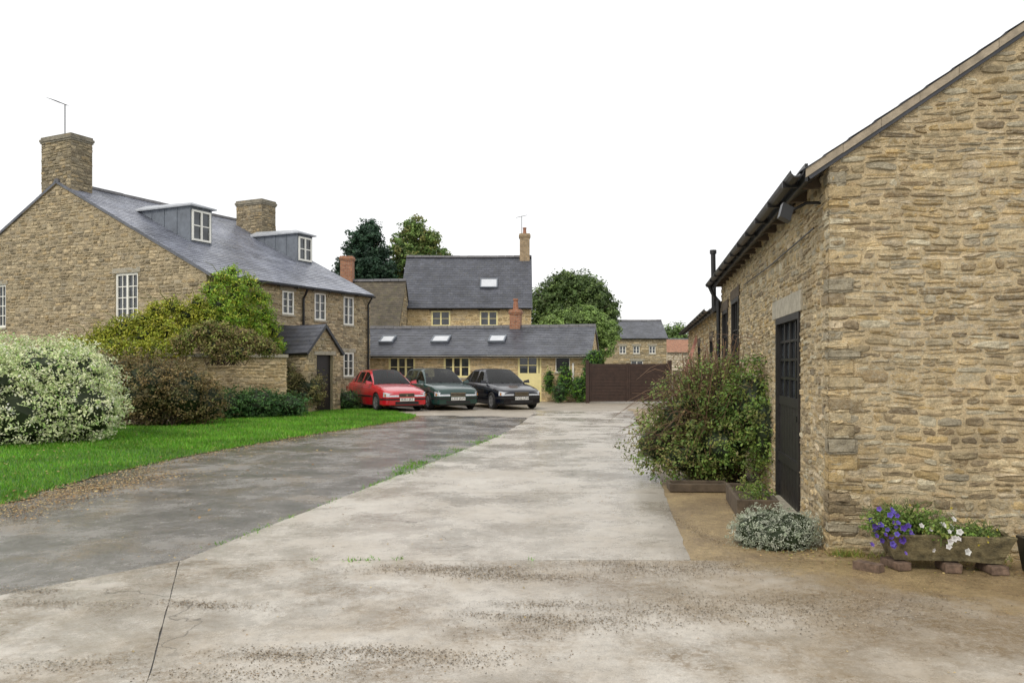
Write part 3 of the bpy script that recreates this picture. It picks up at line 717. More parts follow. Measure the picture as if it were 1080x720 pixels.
for a in np.arange(-.26,DB/2,.2):
    b=a+.22; j=U(0,.004)
    mb.hexa([vq(a,.052+j,L1-.1),vq(b,.046,L1-.1),vq(b,.046,L1+.05),vq(a,.052+j,L1+.05+U(-.006,.006)),vq(a,.060+j,L1-.1),vq(b,.052,L1-.1),vq(b,.052,L1+.05),vq(a,.060+j,L1+.05)])
mb.build('edge_slates',M['slate2'],roof)
mb=MB(); x=L1-.42
mb.hexa([(x,-.36,ev-.42),(x+.15,-.36,ev-.42),(x+.15,-.27,ev-.47),(x,-.27,ev-.47),(x,-.33,ev-.30),(x+.15,-.33,ev-.30),(x+.15,-.24,ev-.35),(x,-.24,ev-.35)])
mb.tube([(x+.07,-.28,ev-.38),(x+.07,-.12,ev-.3),(x+.07,-.0,ev-.3)],.015,6); mb.build('floodlight',M['black'],E)
mb=MB(); mb.tube([(.25,-.27,ev-.14),(.25,-.2,ev-.3),(.25,-.09,ev-.45),(.25,-.09,.1)],.04,8); mb.build('downpipe',M['black'],E)
mb=MB(); mb.tube([(L1-.5,-.03,ev-.5),(L1-3.1,-.035,ev-.53),(L1-5.7,-.03,ev-.5)],.008,5)
mb.build('cable',M['black'],E)
L2=12.6; b2=(C0[0]+.165*(L1+.04+L2),C0[1]+.986*(L1+.04+L2))
ob2=[(9.8,10.7,1.1,2.2),(5.5,6.4,1.1,2.2),(1.2,2.2,0,2.1)]
E,roof,fr,ER,gt=gabled('outbuilding','lower rubble stone outbuilding with slate roof joined to the barn','outbuilding',b2,TH,L2,6.4,2.85,2.85+.7*3.2,
  {'front':ob2},('front','left'),PAL_BARN,(.07,.13),(.14,.36),'slate2',.2,.02,False,off=.05,mortar=(.42,.35,.23))
for w in ob2[:2]: window(E,fr['front'],*w,mat='door',lintel='wood',d=.01,glass='darkglass')
mb=MB(); mb.fbox(fr['front'],1.2,2.2,.02,2.1,-.06,-.01); mb.build('door',M['door'],E)
gutter(roof,0,L2,-.29,2.75,.06)
mb=MB(); mb.tube([(L2-.6,-.1,2.7),(L2-.6,-.12,3.95)],.05,8); mb.tube([(L2-.6,-.12,3.95),(L2-.6,-.12,4.03)],.07,8); mb.build('flue_pipe',M['black'],roof)

# ------------------------------------------------------------ left house
TL=math.atan2(.9,.43); LH=(-9.66,25.2)
ops_f=[(3.45,4.05,3.42,4.25),(5.2,5.85,3.3,4.32),(6.95,7.6,3.2,4.32),(6.95,7.6,1.15,2.1),(5.35,5.9,1.15,2.1)]
ops_l=[(3.1,4.2,3.05,4.7),(10.1,11.1,3.0,4.6)]
RH=8.05; DH=14.4
E,roof,fr,ER,gt=gabled('farmhouse','two storey grey stone farmhouse with slate roof and lead dormers','house',LH,TL,8.7,DH,4.5,RH,
  {'front':ops_f,'left':ops_l},('front','left','right'),PAL_GREY,(.07,.15),(.12,.40),'slate',.2,.06,True,.02,mortar=(.34,.29,.205),gap=.008,qk=dict(p=.02,big=.32,small=.18))
for w in ops_f: window(E,fr['front'],*w,nx=1,nz=3,lights=2,mat='white',fw=.055,d=.02)
window(E,fr['left'],*ops_l[0],nx=2,nz=4,lights=2,mat='white',fw=.08,bar=.03,d=.06)
window(E,fr['left'],*ops_l[1],nx=2,nz=4,lights=2,mat='white',fw=.08,bar=.03,d=.06)
c=chimney(roof,0.02,.85,6.5,8.1,7.0,9.75,'stone',0)
mb=MB(); ax,ay=.5,7.5
mb.tube([(ax,ay,9.6),(ax,ay,11.05)],.018,6); mb.tube([(ax,ay+.75,11.35),(ax,ay-.1,11.0)],.012,5)
for t in np.linspace(0,.8,9):
    p=Vector((ax,ay+.75,11.35)).lerp(Vector((ax,ay-.1,11.0)),t); mb.tube([p+Vector((-.2,0,0)),p+Vector((.2,0,0))],.006,4)
mb.build('aerial',M['black'],c)
chimney(roof,7.75,8.6,4.95,6.4,6.2,8.75,'stone',0)
gutter(roof,0,8.7,-.27,4.42,.06)
mb=MB(); mb.tube([(4.5,-.27,4.38),(4.5,-.18,4.2),(4.5,-.08,4.05),(4.5,-.08,2.0)],.045,8); mb.build('downpipe',M['black'],E)
mb=MB(); mb.tube([(8.5,-.27,4.38),(8.5,-.08,4.1),(8.5,-.08,.1)],.04,8); mb.build('downpipe',M['black'],E)
mb=MB(); s_=(RH-4.5)/(DH/2)
for side in (0,1):
    for a in np.arange(-.2,DH/2,.5):
        b=min(a+.49,DH/2)
        ya,yb=(a,b) if side==0 else (DH-a,DH-b); j=U(-.01,.01)
        za,zb=4.5+a*s_,4.5+b*s_
        mb.hexa([(-.055,ya,za+.0+j),(.0,ya,za+.0+j),(.0,yb,zb+.0+j),(-.055,yb,zb+.0+j),(-.055,ya,za+.04+j),(.0,ya,za+.04+j),(.0,yb,zb+.04+j),(-.055,yb,zb+.04+j)])
mb.build('verge_board',M['verge'],roof)
def dormer(uc,t0,h,w=1.35):
    zf=lambda t:4.6+s_*t
    z0=zf(t0); z1=z0+h; tb=(z1-4.6)/s_; x0,x1=uc-w/2,uc+w/2
    mb=MB()
    for x,xx in ((x0,x0+.08),(x1-.08,x1)):
        vs=[(x,t0,z0-.05),(x,t0,z1),(x,tb,z1),(xx,t0,z0-.05),(xx,t0,z1),(xx,tb,z1)]
        mb.add(vs,[(0,1,2),(3,5,4),(0,3,4,1),(1,4,5,2),(0,2,5,3)])
    for k in (0.25,.5,.75):
        t=t0+(tb-t0)*k; mb.box(x0-.02,x0+.0,t-.015,t+.015,zf(t)+.0,z1)
        mb.box(x1,x1+.02,t-.015,t+.015,zf(t),z1)
    mb.box(x0+.08,x1-.08,t0+.02,t0+.06,z1-.1,z1)
    mb.box(x0+.08,x1-.08,t0+.02,t0+.06,z0-.05,z0+.06)
    d=mb.build('dormer',M['lead'],roof)
    mb=MB()
    mb.add([(x0-.1,t0-.15,z1),(x1+.1,t0-.15,z1),(x1+.1,tb+.35,z1),(x0-.1,tb+.35,z1),(x0-.1,t0-.15,z1+.05),(x1+.1,t0-.15,z1+.05),(x1+.1,tb+.35,z1+.05),(x0-.1,tb+.35,z1+.05),(uc,t0+.45,z1+.26),(uc,tb+.3,z1+.32)],
      [(0,3,2,1),(0,1,5,4),(1,2,6,5),(2,3,7,6),(3,0,4,7),(4,5,8),(5,6,9,8),(6,7,9),(7,4,8,9)])
    mb.build('dormer_roof',M['leadlight'],d)
    window(d,Fr((0,t0+.0,0),(1,0,0),(0,-1,0)),x0+.07,x1-.07,z0+.06,z1-.1,nx=1,nz=2,lights=2,mat='white',sill=False,lintel=False,d=-.01,fw=.07,bar=.04)
dormer(2.35,2.75,1.25,1.0); dormer(7.75,2.6,1.15,.95)
# porch
pu,pe,pw=3.3,2.0,.85
o=Vector((LH[0],LH[1]))+Vector((.43,.9))*(pu-pw)+Vector((.9,-.43))*pe
P_=empty('porch',(o.x,o.y),TL,'small gabled stone porch with slate roof and dark doorway','porch')
frs=[Fr((0,0,0),(1,0,0),(0,-1,0)),Fr((0,0,0),(0,1,0),(-1,0,0)),Fr((2*pw,0,0),(0,1,0),(1,0,0))]
mb=MB(); ptf=lambda u:2.1+.85*(1-abs(u-pw)/pw)
stone_face(mb,frs[0],2*pw,ptf,[(.45,1.3,0,1.95)],PAL_GREY,(.08,.14),(.15,.36),polytop=[(2*pw,2.1),(pw,2.95),(0,2.1)],mortar=(.34,.29,.205))
for q in frs[1:]: stone_face(mb,q,pe-.03,lambda u:2.1,[],PAL_GREY,(.08,.14),(.15,.4),mortar=(.34,.29,.205))
quoins(mb,0,0,1,1,0,2.05,PAL_GREY,big=.3,small=.16,p=.02); quoins(mb,2*pw,0,-1,1,0,2.05,PAL_GREY,big=.3,small=.16,p=.02)
mb.build('wall',M['stone_far'],P_)
tmp=MB()
roof_plane(tmp,-.1,pe,-.15,2.1-.15+.06,pw,2.95+.06); roof_plane(tmp,-.1,pe,2*pw+.15,2.1-.15+.06,pw,2.95+.06)
tmp.v=[(v[1],v[0],v[2]) for v in tmp.v]; tmp.f=[f_[::-1] for f_ in tmp.f]; tmp.uv=[u[::-1] if u else None for u in tmp.uv]
tmp.build('roof',M['slate2'],P_)
mb=MB(); mb.fbox(frs[0],.45,1.3,.02,1.95,-.16,-.1); mb.build('door',M['door'],P_)
mb=MB(); mb.fbox(frs[0],.3,1.45,1.952,2.08,-.06,.035); mb.build('lintel',M['lintel'],P_)
# ------------------------------------------------------------ low range
LR=(3.37-12.8*.985,34.5+12.8*.173); TR=math.atan2(-.173,.985)
def uR(px):
    k=(px-540)/F; return (k*LR[1]-LR[0])/(.985+k*.173)
ow=[(uR(410),uR(438),1.05,1.98),(uR(468),uR(496),1.05,1.98),(uR(546),uR(571),.0,2.05),(uR(586),uR(601),1.3,1.98)]
E,roof,fr,ER,gt=gabled('cottage_range','low single storey stone range with slate roof, skylights and cream windows','cottage',LR,TR,12.8,5.4,2.12,3.38,
  {'front':ow},('front','right'),PAL_GOLD,(.08,.14),(.14,.4),'slate2',.25,.08,True,off=.06,mortar=(.54,.45,.29),qk=dict(p=.018,big=.3,small=.16),prot=.014)
f=fr['front']
for w in ow[:2]: window(E,f,*w,nx=1,nz=2,lights=3,mat='cream',lintel=False,fw=.085,bar=.03,d=.03)
window(E,f,*ow[3],nx=1,nz=1,lights=1,mat='white',lintel=False,fw=.03,d=.03,glass='darkglass')
a,b_=ow[2][:2]
mb=MB(); mb.fbox(f,a,b_,.02,1.25,-.1,-.03); mb.fbox(f,a,b_,1.92,2.05,-.1,-.03); mb.fbox(f,a,a+.09,1.25,1.92,-.1,-.03); mb.fbox(f,b_-.09,b_,1.25,1.92,-.1,-.03); mb.fbox(f,b_-.22,b_-.13,1.25,1.92,-.1,-.03)
for k in range(1,7): mb.fbox(f,a+(b_-a)*k/7-.006,a+(b_-a)*k/7+.006,.1,1.2,-.03,-.022)
d=mb.build('door',M['cream'],E); mb=MB(); mb.fbox(f,a+.09,b_-.22,1.25,1.92,-.09,-.07); mb.build('pane',M['glass'],d)
mb=MB(); mb.fbox(f,a+.09+(b_-a-.31)/2-.02,a+.09+(b_-a-.31)/2+.02,1.25,1.92,-.068,-.04); mb.fbox(f,a+.09,b_-.22,1.58,1.62,-.067,-.045); mb.build('glazing_bars',M['cream'],d)
for p0,p1 in ((393,408),(449,468),(511,529)):
    skylight(roof,*ER,uR(p0)-.05,uR(p1)-.05,1.3,2.05)
gutter(roof,0,12.8,-.32,2.0,.055)
mb=MB(); mb.box(0,12.8,-.24,-.215,1.92,2.04); mb.build('fascia',M['white'],roof)
cu=uR(542)-.38
c=chimney(roof,cu-.25,cu+.25,2.45,2.95,3.1,4.2,'brick',0,capm='brick')
mb=MB(); mb.tube([(cu,2.7,4.22),(cu,2.7,4.65),(cu,2.7,4.67),(cu,2.7,4.75)],[.14,.10,.13,.12],12); mb.build('chimney_pot',M['clay'],c)
mb=MB(); mb.fbox(f,uR(603.5),uR(605.5),.9,1.7,.03,.05); mb.build('notice_board',M['white'],E)
# ------------------------------------------------------------ far house
def uX(px,y,x0): return AT(px,y)-x0
fx=AT(422,44); W_=AT(560,44)-fx
ofh=[(uX(455,44,fx),uX(475,44,fx),3.75,4.6),(uX(506,44,fx),uX(525,44,fx),3.75,4.6)]
E,roof,fr,ER,gt=gabled('rear_house','tall stone house with steep slate roof, skylight and end chimney','house',(fx,44),-.01,W_,6.2,4.85,7.95,
  {'front':ofh},('front','right','left'),PAL_GOLD,(.1,.18),(.2,.5),'slate2',.18,.08,False,off=.06,mortar=(.56,.46,.28),prot=.014)
for w in ofh: window(E,fr['front'],*w,nx=1,nz=2,lights=2,mat='cream',lintel='wood',fw=.08,d=.03)
skylight(roof,*ER,AT(505,46)-fx+.1,AT(523,46)-fx+.1,1.7,2.5)
c=chimney(roof,W_-.62,W_-.04,2.8,3.5,7.3,9.3,'buff',1,capm='buff')
mb=MB(); mb.tube([(W_-.5,3.1,9.3),(W_-.5,3.1,10.4)],.02,5); mb.tube([(W_-.85,3.1,10.3),(W_-.2,3.1,10.45)],.015,5); mb.build('aerial',M['black'],c)
gutter(roof,0,W_,-.25,4.74,.06)
tx=AT(420,40.5)-7.5
E,roof,fr,ER,gt=gabled('tiled_barn','old barn with mossy dark tiled roof behind the farmhouse','barn',(tx,40.5),0,7.5,5.4,3.5,6.1,{},('front','right'),PAL_GREY,(.12,.2),(.2,.5),'tile',.2,.05,False,row=.16)
chimney(roof,AT(366,43)-tx-.35,AT(366,43)-tx+.3,2.4,3.0,5.7,7.45,'brick',0,capm='brick')
dx=AT(646,70); DW=AT(703,70)-dx
od=[(.6,1.2,2.6,3.3),(1.8,2.4,2.6,3.3),(3.2,3.8,2.6,3.3),(1.6,2.7,.3,2.0)]
E,roof,fr,ER,gt=gabled('distant_house','distant stone house with slate roof beyond the gate','house',(dx,70),0,DW,6,4.0,5.6,{'front':od},('front',),PAL_GREY,(.14,.25),(.25,.6),'slate_far',.25,.1,False)
for w in od: window(E,fr['front'],*w,nx=1,nz=2,lights=2,mat='white',fw=.07)
dx=AT(704,85)
E,roof,fr,ER,gt=gabled('distant_cottage','distant small pale cottage beyond the gate','house',(dx,85),0,4.5,6,3.0,4.4,{},('front',),[(.6,.55,.48),(.55,.5,.43)],(.2,.3),(.3,.7),'brick',.25,.1,False)
# ------------------------------------------------------------ garden wall
gw0=Vector((-15.5,21.6)); gw1=Vector((-7.25,25.6)); d_=(gw1-gw0); Lw=d_.length; ang=math.atan2(d_.y,d_.x)
E=empty('garden_wall',(gw0.x,gw0.y),ang,'stone garden wall with flat coping beneath the creeper','wall')
mb=MB()
stone_face(mb,Fr((0,0,0),(1,0,0),(0,-1,0)),Lw,lambda u:1.85,[],PAL_GOLD,(.07,.14),(.14,.36),mortar=(.50,.42,.28),prot=.016)
stone_face(mb,Fr((Lw,0,0),(0,1,0),(1,0,0)),.4,lambda u:1.85,[],PAL_GOLD,(.08,.15),(.16,.42))
stone_face(mb,Fr((0,.4,0),(1,0,0),(0,1,0)),Lw,lambda u:1.85,[],PAL_GOLD,(.08,.15),(.16,.42),mortar=(.38,.32,.22))
mb.build('wall',M['stone_far'],E)
mb=MB(); x=-.02
while x<Lw: w=U(.4,.7); j=U(-.008,.008); mb.box(x,min(x+w-.01,Lw+.05),-.06+j,.46+j,1.852,1.95+j); x+=w
mb.build('coping',M['lintel'],E)
# ------------------------------------------------------------ gate
gx0,gx1=AT(621,33.4),AT(706,33.2)
E=empty('gate',(gx0,33.5),0,'dark brown boarded double gate closing the yard','gate'); GWd=gx1-gx0
for i in range(2):
    a=.03 if i==0 else GWd/2; b=GWd/2-.002 if i==0 else GWd-.01; mb=MB(); z=.08; mb.box(a,b,.0,.03,.1,1.66)
    while z<1.6: mb.box(a,b-.004,-.022,-.001,z,z+.12); z+=.131
    for x in (a+.001,b-.08): mb.box(x,x+.075,-.045,-.023,.08,1.68)
    mb.build('gate_leaf',M['gate'],E)
mb=MB(); mb.box(-.12,.02,-.1,.08,0,1.8); mb.build('gate_post',M['gate'],E)
mb=MB(); mb.box(GWd,GWd+.14,-.1,.08,0,1.8); mb.build('gate_post',M['gate'],E)
E=empty('fence',(gx1+.2,33.5),-.1,'weathered timber fence panel beside the gate','fence')
mb=MB(); x=0
while x<2.2: mb.box(x,x+.13,-.015,.01,.05,1.35+U(-.03,.03)); x+=.14
mb.box(0,2.2,.011,.05,.4,.5); mb.box(0,2.2,.011,.05,1.1,1.2); mb.build('panel',M['wood'],E)
mb=MB(); a=Vector((AT(703,22),22,.02)); b=Vector((AT(734,24.4),24.0,2.75)); s=Vector((.09,-.02,0)); t=Vector((0,.03,0))
mb.hexa([a,a+s,a+s+t,a+t,b,b+s,b+s+t,b+t]); ob=mb.build('wooden_plank',M['pole']); ob['label']='long pinkish wooden plank leaning against the outbuilding'; ob['category']='plank'
# ------------------------------------------------------------ cars
def make_car(loc,heading,paint,label,L=4.3,W=1.70,H=1.40,estate=False,plate='R351 JRT',grille='bar'):
    E=empty('parked_car',(loc[0],loc[1],.012),math.atan2(heading[1],heading[0]),label,'car','cars parked beside the cottage')
    hw=W/2; R=.31; xf=L/2-.80; xr=-L/2+.80; RA=R+.045
    KS=[0,.012,.04,.12,.3,.62,.70,.85,.94,.985,1]
    KZ=[.62,.84,.92,.95,.93,.90,.89,.80,.72,.66,.60] if not estate else [.62,.86,.92,.95,.94,.92,.91,.84,.77,.71,.62]
    top=lambda x:float(np.interp(x/L+.5,KS,KZ))
    wid=lambda x:hw*float(np.interp(x/L+.5,[0,.01,.04,.12,.5,.85,.95,.985,1],[.80,.87,.93,.98,1,.975,.925,.86,.78]))
    def low(x):
        z=.2+.06*max(0,abs(x/L)*2-.9)*10*.3
        for xw in (xf,xr):
            if abs(x-xw)<RA: z=max(z,R+math.sqrt(RA*RA-(x-xw)**2))
        return z
    fz=[0,.22,.42,.62,.80,.92,1.0]; fw=[.94,.975,.995,1.0,.985,.955,.90]
    def sec(x):
        zl,z1,w=low(x),top(x),wid(x); o=[]
        for a,b in zip(fz,fw):
            zz=zl+(z1-zl)*a; g=(zz-.2)/(z1-.2); o.append((w*float(np.interp(g,fz,fw)),zz))
        o.append((w*.72,z1+.018)); o.append((w*.38,z1+.03)); o.append((0,z1+.034)); return o
    xs=sorted(set(list(np.linspace(-L/2,L/2,57))+[xf+k*RA for k in np.linspace(-1,1,15)]+[xr+k*RA for k in np.linspace(-1,1,15)]+[L/2-.02,L/2-.05,-L/2+.02,-L/2+.05]))
    mb=MB(); rows=[]
    for x in xs:
        s=sec(x); rows.append([(x,y,z) for y,z in s]+[(x,-y,z) for y,z in s[-2::-1]])
    n=len(rows[0]); vs=[p for r in rows for p in r]; fs=[]
    for i in range(len(rows)-1):
        for j in range(n-1): fs.append((i*n+j,i*n+j+1,(i+1)*n+j+1,(i+1)*n+j))
    fs.append(tuple(range(n))); fs.append(tuple((len(rows)-1)*n+k for k in range(n))[::-1])
    mb.add(vs,fs)
    if estate: rb,r0,r1,wb=.025,.085,.50,.685
    else: rb,r0,r1,wb=(.10,.235,.50,.685)
    gx=sorted(set([rb,r0,r1,wb]+list(np.linspace(rb,r0,5))+list(np.linspace(r0,r1,9))+list(np.linspace(r1,wb,7))+[.412,.435,r0+.012,r0+.04]+([.24,.26] if estate else [])))
    body=[];wf=[];wr_=[];sw={1:[],-1:[]}; rows=[]
    for s in gx:
        x=(s-.5)*L; zb=top(x)+.0
        k=min(1,max(0,(s-rb)/(r0-rb))) if s<r0 else (1 if s<=r1 else max(0,(wb-s)/(wb-r1)))
        kk=k**.9; zc=zb+.02+(H-.02-zb-.02)*kk + (.012*math.sin(math.pi*min(1,max(0,(s-r0)/(r1-r0)))))
        w=wid(x)*.9; h=zc-zb
        r=[(w,zb-.03),(w-.015,zb+min(.035,h*.3)),(w-.03-.155*kk,zb+h*.86),(w-.03-.215*kk-.03,zc-.012*kk),(w*.4,zc+.022*kk),(0,zc+.03*kk)]
        rows.append([(x,y,z) for y,z in r]+[(x,-y,z) for y,z in r[-2::-1]])
    n=len(rows[0]); allv=[p for r in rows for p in r]
    for i in range(len(rows)-1):
        s0,s1=gx[i],gx[i+1]; sm=(s0+s1)/2
        roofz=r0-.001<sm<r1
        pil=(.412<sm<.435) or (r0+.012<sm<r0+.04) or (estate and .24<sm<.26)
        for j in range(n-1):
            q=(i*n+j,i*n+j+1,(i+1)*n+j+1,(i+1)*n+j); jj=j if j<5 else n-2-j
            if jj==0 or jj==2: body.append(q)
            elif jj==1: (body if (pil or (not estate and sm<r0-.02) or (estate and sm<r0) or sm>wb-.035) else sw[1 if j<5 else -1]).append(q)
            else: (body if roofz else (wf if sm>.5 else wr_)).append(q)
    def sub(fs_):
        ids=sorted({k for q in fs_ for k in q}); mp={k:i for i,k in enumerate(ids)}; return [allv[k] for k in ids],[tuple(mp[k] for k in q) for q in fs_]
    mb.add(*sub(body)); b=mb.build('body',paint,E,smooth=True,recalc=True)
    mb=MB(); mb.add(*sub(wf)); mb.build('windscreen',M['carglass'],E,smooth=True)
    mb=MB(); mb.add(*sub(wr_)); mb.build('rear_window',M['carglass'],E,smooth=True)
    for sg in (1,-1):
        mb=MB(); mb.add(*sub(sw[sg])); mb.build('side_window',M['carglass'],E,smooth=True)
    # interior: dark tub lining, seats, dashboard, wheel
    mb=MB(); ss=np.linspace(rb+.03,wb-.015,12)
    for i in range(11):
        xa,xb_=(ss[i]-.5)*L,(ss[i+1]-.5)*L; wa,wb_=wid(xa)*.84,wid(xb_)*.84; za,zb_=top(xa)+.040,top(xb_)+.040
        mb.quad((xa,-wa,za),(xb_,-wb_,zb_),(xb_,wb_,zb_),(xa,wa,za))
    mb.box((wb-.085-.5)*L,(wb-.045-.5)*L,-hw*.72,hw*.72,.9,.965)
    mb.build('interior',M['interior'],E)
    for sx,wd in ((.43,.24),(.27,.24)):
        for sg in (1,-1):
            x=(sx-.5)*L; mb=MB()
            mb.hexa([(x,sg*.36-wd,.93),(x+.12,sg*.36-wd,.93),(x+.12,sg*.36+wd,.93),(x,sg*.36+wd,.93),(x-.07,sg*.36-wd*.8,1.14),(x+.02,sg*.36-wd*.8,1.14),(x+.02,sg*.36+wd*.8,1.14),(x-.07,sg*.36+wd*.8,1.14)])
            mb.hexa([(x-.08,sg*.36-.11,1.16),(x,sg*.36-.11,1.16),(x,sg*.36+.11,1.16),(x-.08,sg*.36+.11,1.16),(x-.1,sg*.36-.09,1.29),(x-.03,sg*.36-.09,1.29),(x-.03,sg*.36+.09,1.29),(x-.1,sg*.36+.09,1.29)])
            mb.build('seat',M['interior'],E)
    mb=MB(); xs0=(.545-.5)*L; pts=[(xs0+.05*math.sin(t),-.36+.18*math.cos(t),1.0+.15*math.sin(t)) for t in np.linspace(0,2*math.pi,17)]; mb.tube(pts,.012,5); mb.build('steering_wheel',M['trim'],E)
    mb=MB(); mb.box(-L/2+.06,L/2-.06,-hw*.72,hw*.72,.17,.60); mb.box(xr+RA+.02,xf-RA-.02,-hw*.93,hw*.93,.16,.24)
    for xw in (xf,xr): mb.box(xw-RA,xw+RA,-hw*.90,hw*.90,.55,.70)
    mb.build('underbody',M['trim'],E)
    def wrap(x_in,off,z0,z1,front=1,t=.06,mat=None,name='bumper'):
        xx=list(np.linspace(L/2-x_in,L/2,9))
        outer=[(front*(x+(.03 if i==8 else 0)),wid(front*x)*1.0+off) for i,x in enumerate(xx)]
        outer=[(front*(L/2-x_in),outer[0][1])]+[(px_,py_) for px_,py_ in outer[1:]]+[(front*(L/2+off+.012),outer[-1][1]*.86),(front*(L/2+off+.02),0)]
        inner=[(p[0]-front*t,max(0,p[1]-t)) for p in outer]
        mb=MB()
        full=outer+[(p[0],-p[1]) for p in outer[-2::-1]]; fin=inner+[(p[0],-p[1]) for p in inner[-2::-1]]; m_=len(full)
        vs=[(p[0],p[1],z0) for p in full]+[(p[0],p[1],z1) for p in full]+[(p[0],p[1],z1) for p in fin]+[(p[0],p[1],z0) for p in fin]
        fs=[]
        for i in range(m_-1):
            for a_,b__ in ((0,1),(1,2),(3,0)): fs.append((a_*m_+i,a_*m_+i+1,b__*m_+i+1,b__*m_+i))
        mb.add(vs,fs); return mb.build(name,mat,E,smooth=False,recalc=True)
    wrap(.42,.012,.24,.50,1,mat=paint); wrap(.42,.012,.24,.52,-1,mat=paint)
    wrap(.40,.020,.40,.455,1,mat=M['trim'],name='bumper_strip'); wrap(.40,.020,.40,.455,-1,mat=M['trim'],name='bumper_strip')
    mb=MB(); fx_=L/2+.03
    mb.box(fx_-.02,fx_+.012,-hw*.5,hw*.5,.25,.35); mb.build('air_intake',M['trim'],E)
    mb=MB(); mb.box(L/2-.03,L/2+.012,-.27,.27,.51,.61); g=mb.build('grille',M['trim'],E)
    mb=MB()
    mb.box(L/2+.0,L/2+.025,-.28,.28,.605,.625); mb.box(L/2+.0,L/2+.025,-.28,.28,.505,.52)
    if grille=='diag':
        mb.hexa([(L/2+.012,-.26,.52),(L/2+.025,-.26,.52),(L/2+.025,-.22,.52),(L/2+.012,-.22,.52),(L/2+.012,.22,.605),(L/2+.025,.22,.605),(L/2+.025,.26,.605),(L/2+.012,.26,.605)])
        for k in range(-5,6): mb.box(L/2+.010,L/2+.016,k*.048-.006,k*.048+.006,.52,.605)
    else:
        mb.tube([(L/2+.012,0,.56),(L/2+.03,0,.56)],.035,10); mb.box(L/2+.01,L/2+.018,-.26,.26,.558,.566)
    mb.build('grille_trim',M['chrome'],g)
    for sg in (1,-1):
        mb=MB(); xa=L/2
        po=[(xa+.014,.29),(xa+.014,wid(xa)*.99),(xa-.07,wid(xa-.07)*1.0),(xa-.20,wid(xa-.2)*1.004),(xa-.20,.5),(xa-.06,.29)]
        k=len(po); z0,z1=.505,.635
        mb.add([(p[0],sg*p[1],z0) for p in po]+[(p[0]-(.03 if i in(0,1,5) else .01),sg*p[1]*.985,z1+(.03 if i in (3,4) else 0)) for i,p in enumerate(po)],[tuple(range(k)),tuple(range(k,2*k))]+[(i,(i+1)%k,(i+1)%k+k,i+k) for i in range(k)])
        hl=mb.build('headlight',M['lamp'],E,recalc=True)
        mb=MB(); mb.box(xa-.17,xa-.07,sg*(wid(xa-.1)+.0)-.01,sg*(wid(xa-.1)+.0)+.012,.52,.60); mb.build('indicator',M['amber'],hl)
        mb=MB(); xb=-L/2; mb.box(xb-.012,xb+.12,min(sg*hw*.5,sg*hw*.9),max(sg*hw*.5,sg*hw*.9),.62,.80); mb.build('taillight',M['tail'],E)
        mx=(wb-.5)*L-.12; my=wid(mx)*.9
        mb=MB(); q=[(mx-.05,sg*my,.93),(mx+.05,sg*my,.93),(mx+.06,sg*(my+.2),.92),(mx-.04,sg*(my+.2),.92),(mx-.05,sg*my,1.0),(mx+.03,sg*my,1.0),(mx+.02,sg*(my+.19),1.05),(mx-.04,sg*(my+.19),1.05)]
        mb.hexa(q); mb.build('wing_mirror',paint,E)
        mb=MB()
        def sy(x,z):
            s=sec(x); return float(np.interp(z,[p[1] for p in s[:7]],[p[0] for p in s[:7]]))
        xl=[x for x in np.linspace(xr+RA+.03,xf-RA-.03,10)]
        for i in range(len(xl)-1):
            a_,b__=xl[i],xl[i+1]
            mb.hexa([(a_,sg*(sy(a_,.5)-.01),.48),(b__,sg*(sy(b__,.5)-.01),.48),(b__,sg*(sy(b__,.5)+.012),.48),(a_,sg*(sy(a_,.5)+.012),.48),(a_,sg*(sy(a_,.5)-.01),.53),(b__,sg*(sy(b__,.5)-.01),.53),(b__,sg*(sy(b__,.5)+.012),.53),(a_,sg*(sy(a_,.5)+.012),.53)])
        for xg in ((.423-.5)*L,(.66-.5)*L,(.22-.5)*L+.12):
            zz=list(np.linspace(max(.26,low(xg)+.02),top(xg)-.01,6))
            for i in range(5):
                a_,b__=zz[i],zz[i+1]; ya,yb=sy(xg,a_),sy(xg,b__)
                mb.add([(xg-.005,sg*(ya+.003),a_),(xg+.005,sg*(ya+.003),a_),(xg+.005,sg*(yb+.003),b__),(xg-.005,sg*(yb+.003),b__)],[(0,1,2,3)])
        mb.build('side_trim',M['trim'],E)
        for xg in ((.47-.5)*L,(.30-.5)*L):
            mb=MB(); mb.box(xg-.09,xg+.07,sg*sy(xg,.8)-.012,sg*sy(xg,.8)+.025,.79,.82); mb.build('door_handle',paint,E)
        for xw in (xf,xr):
            yc=sg*(hw-.10); mb=MB()
            def lathe(mb,prof,seg=28):
                vs=[];k=len(prof)
                for i in range(seg):
                    a_=2*math.pi*i/seg
                    for (r,y) in prof: vs.append((xw+r*math.cos(a_),yc+sg*y,R+r*math.sin(a_)))
                mb.add(vs,[(i*k+j,i*k+j+1,((i+1)%seg)*k+j+1,((i+1)%seg)*k+j) for i in range(seg) for j in range(k-1)])
            lathe(mb,[(0.001,.075),(.045,.075),(.055,.055),(.055,.02)]); wh=mb.build('wheel',M['rim'],E)
            mb=MB(); lathe(mb,[(.20,-.09),(.27,-.10),(R-.012,-.09),(R,-.07),(R,.06),(R-.012,.085),(.27,.095),(.205,.08),(.20,.05)]); mb.build('tyre',M['tyre'],wh,smooth=True)
            mb=MB(); lathe(mb,[(.205,.082),(.19,.075),(.18,.03)])
            for k in range(7):
                a_=2*math.pi*k/7; c,s=math.cos(a_),math.sin(a_)
                def pp(r,t,y): return (xw+r*c-t*s,yc+sg*y,R+r*s+t*c)
                mb.hexa([pp(.04,-.028,.04),pp(.195,-.02,.05),pp(.195,.02,.05),pp(.04,.028,.04),pp(.04,-.024,.072),pp(.195,-.016,.076),pp(.195,.016,.076),pp(.04,.024,.072)])
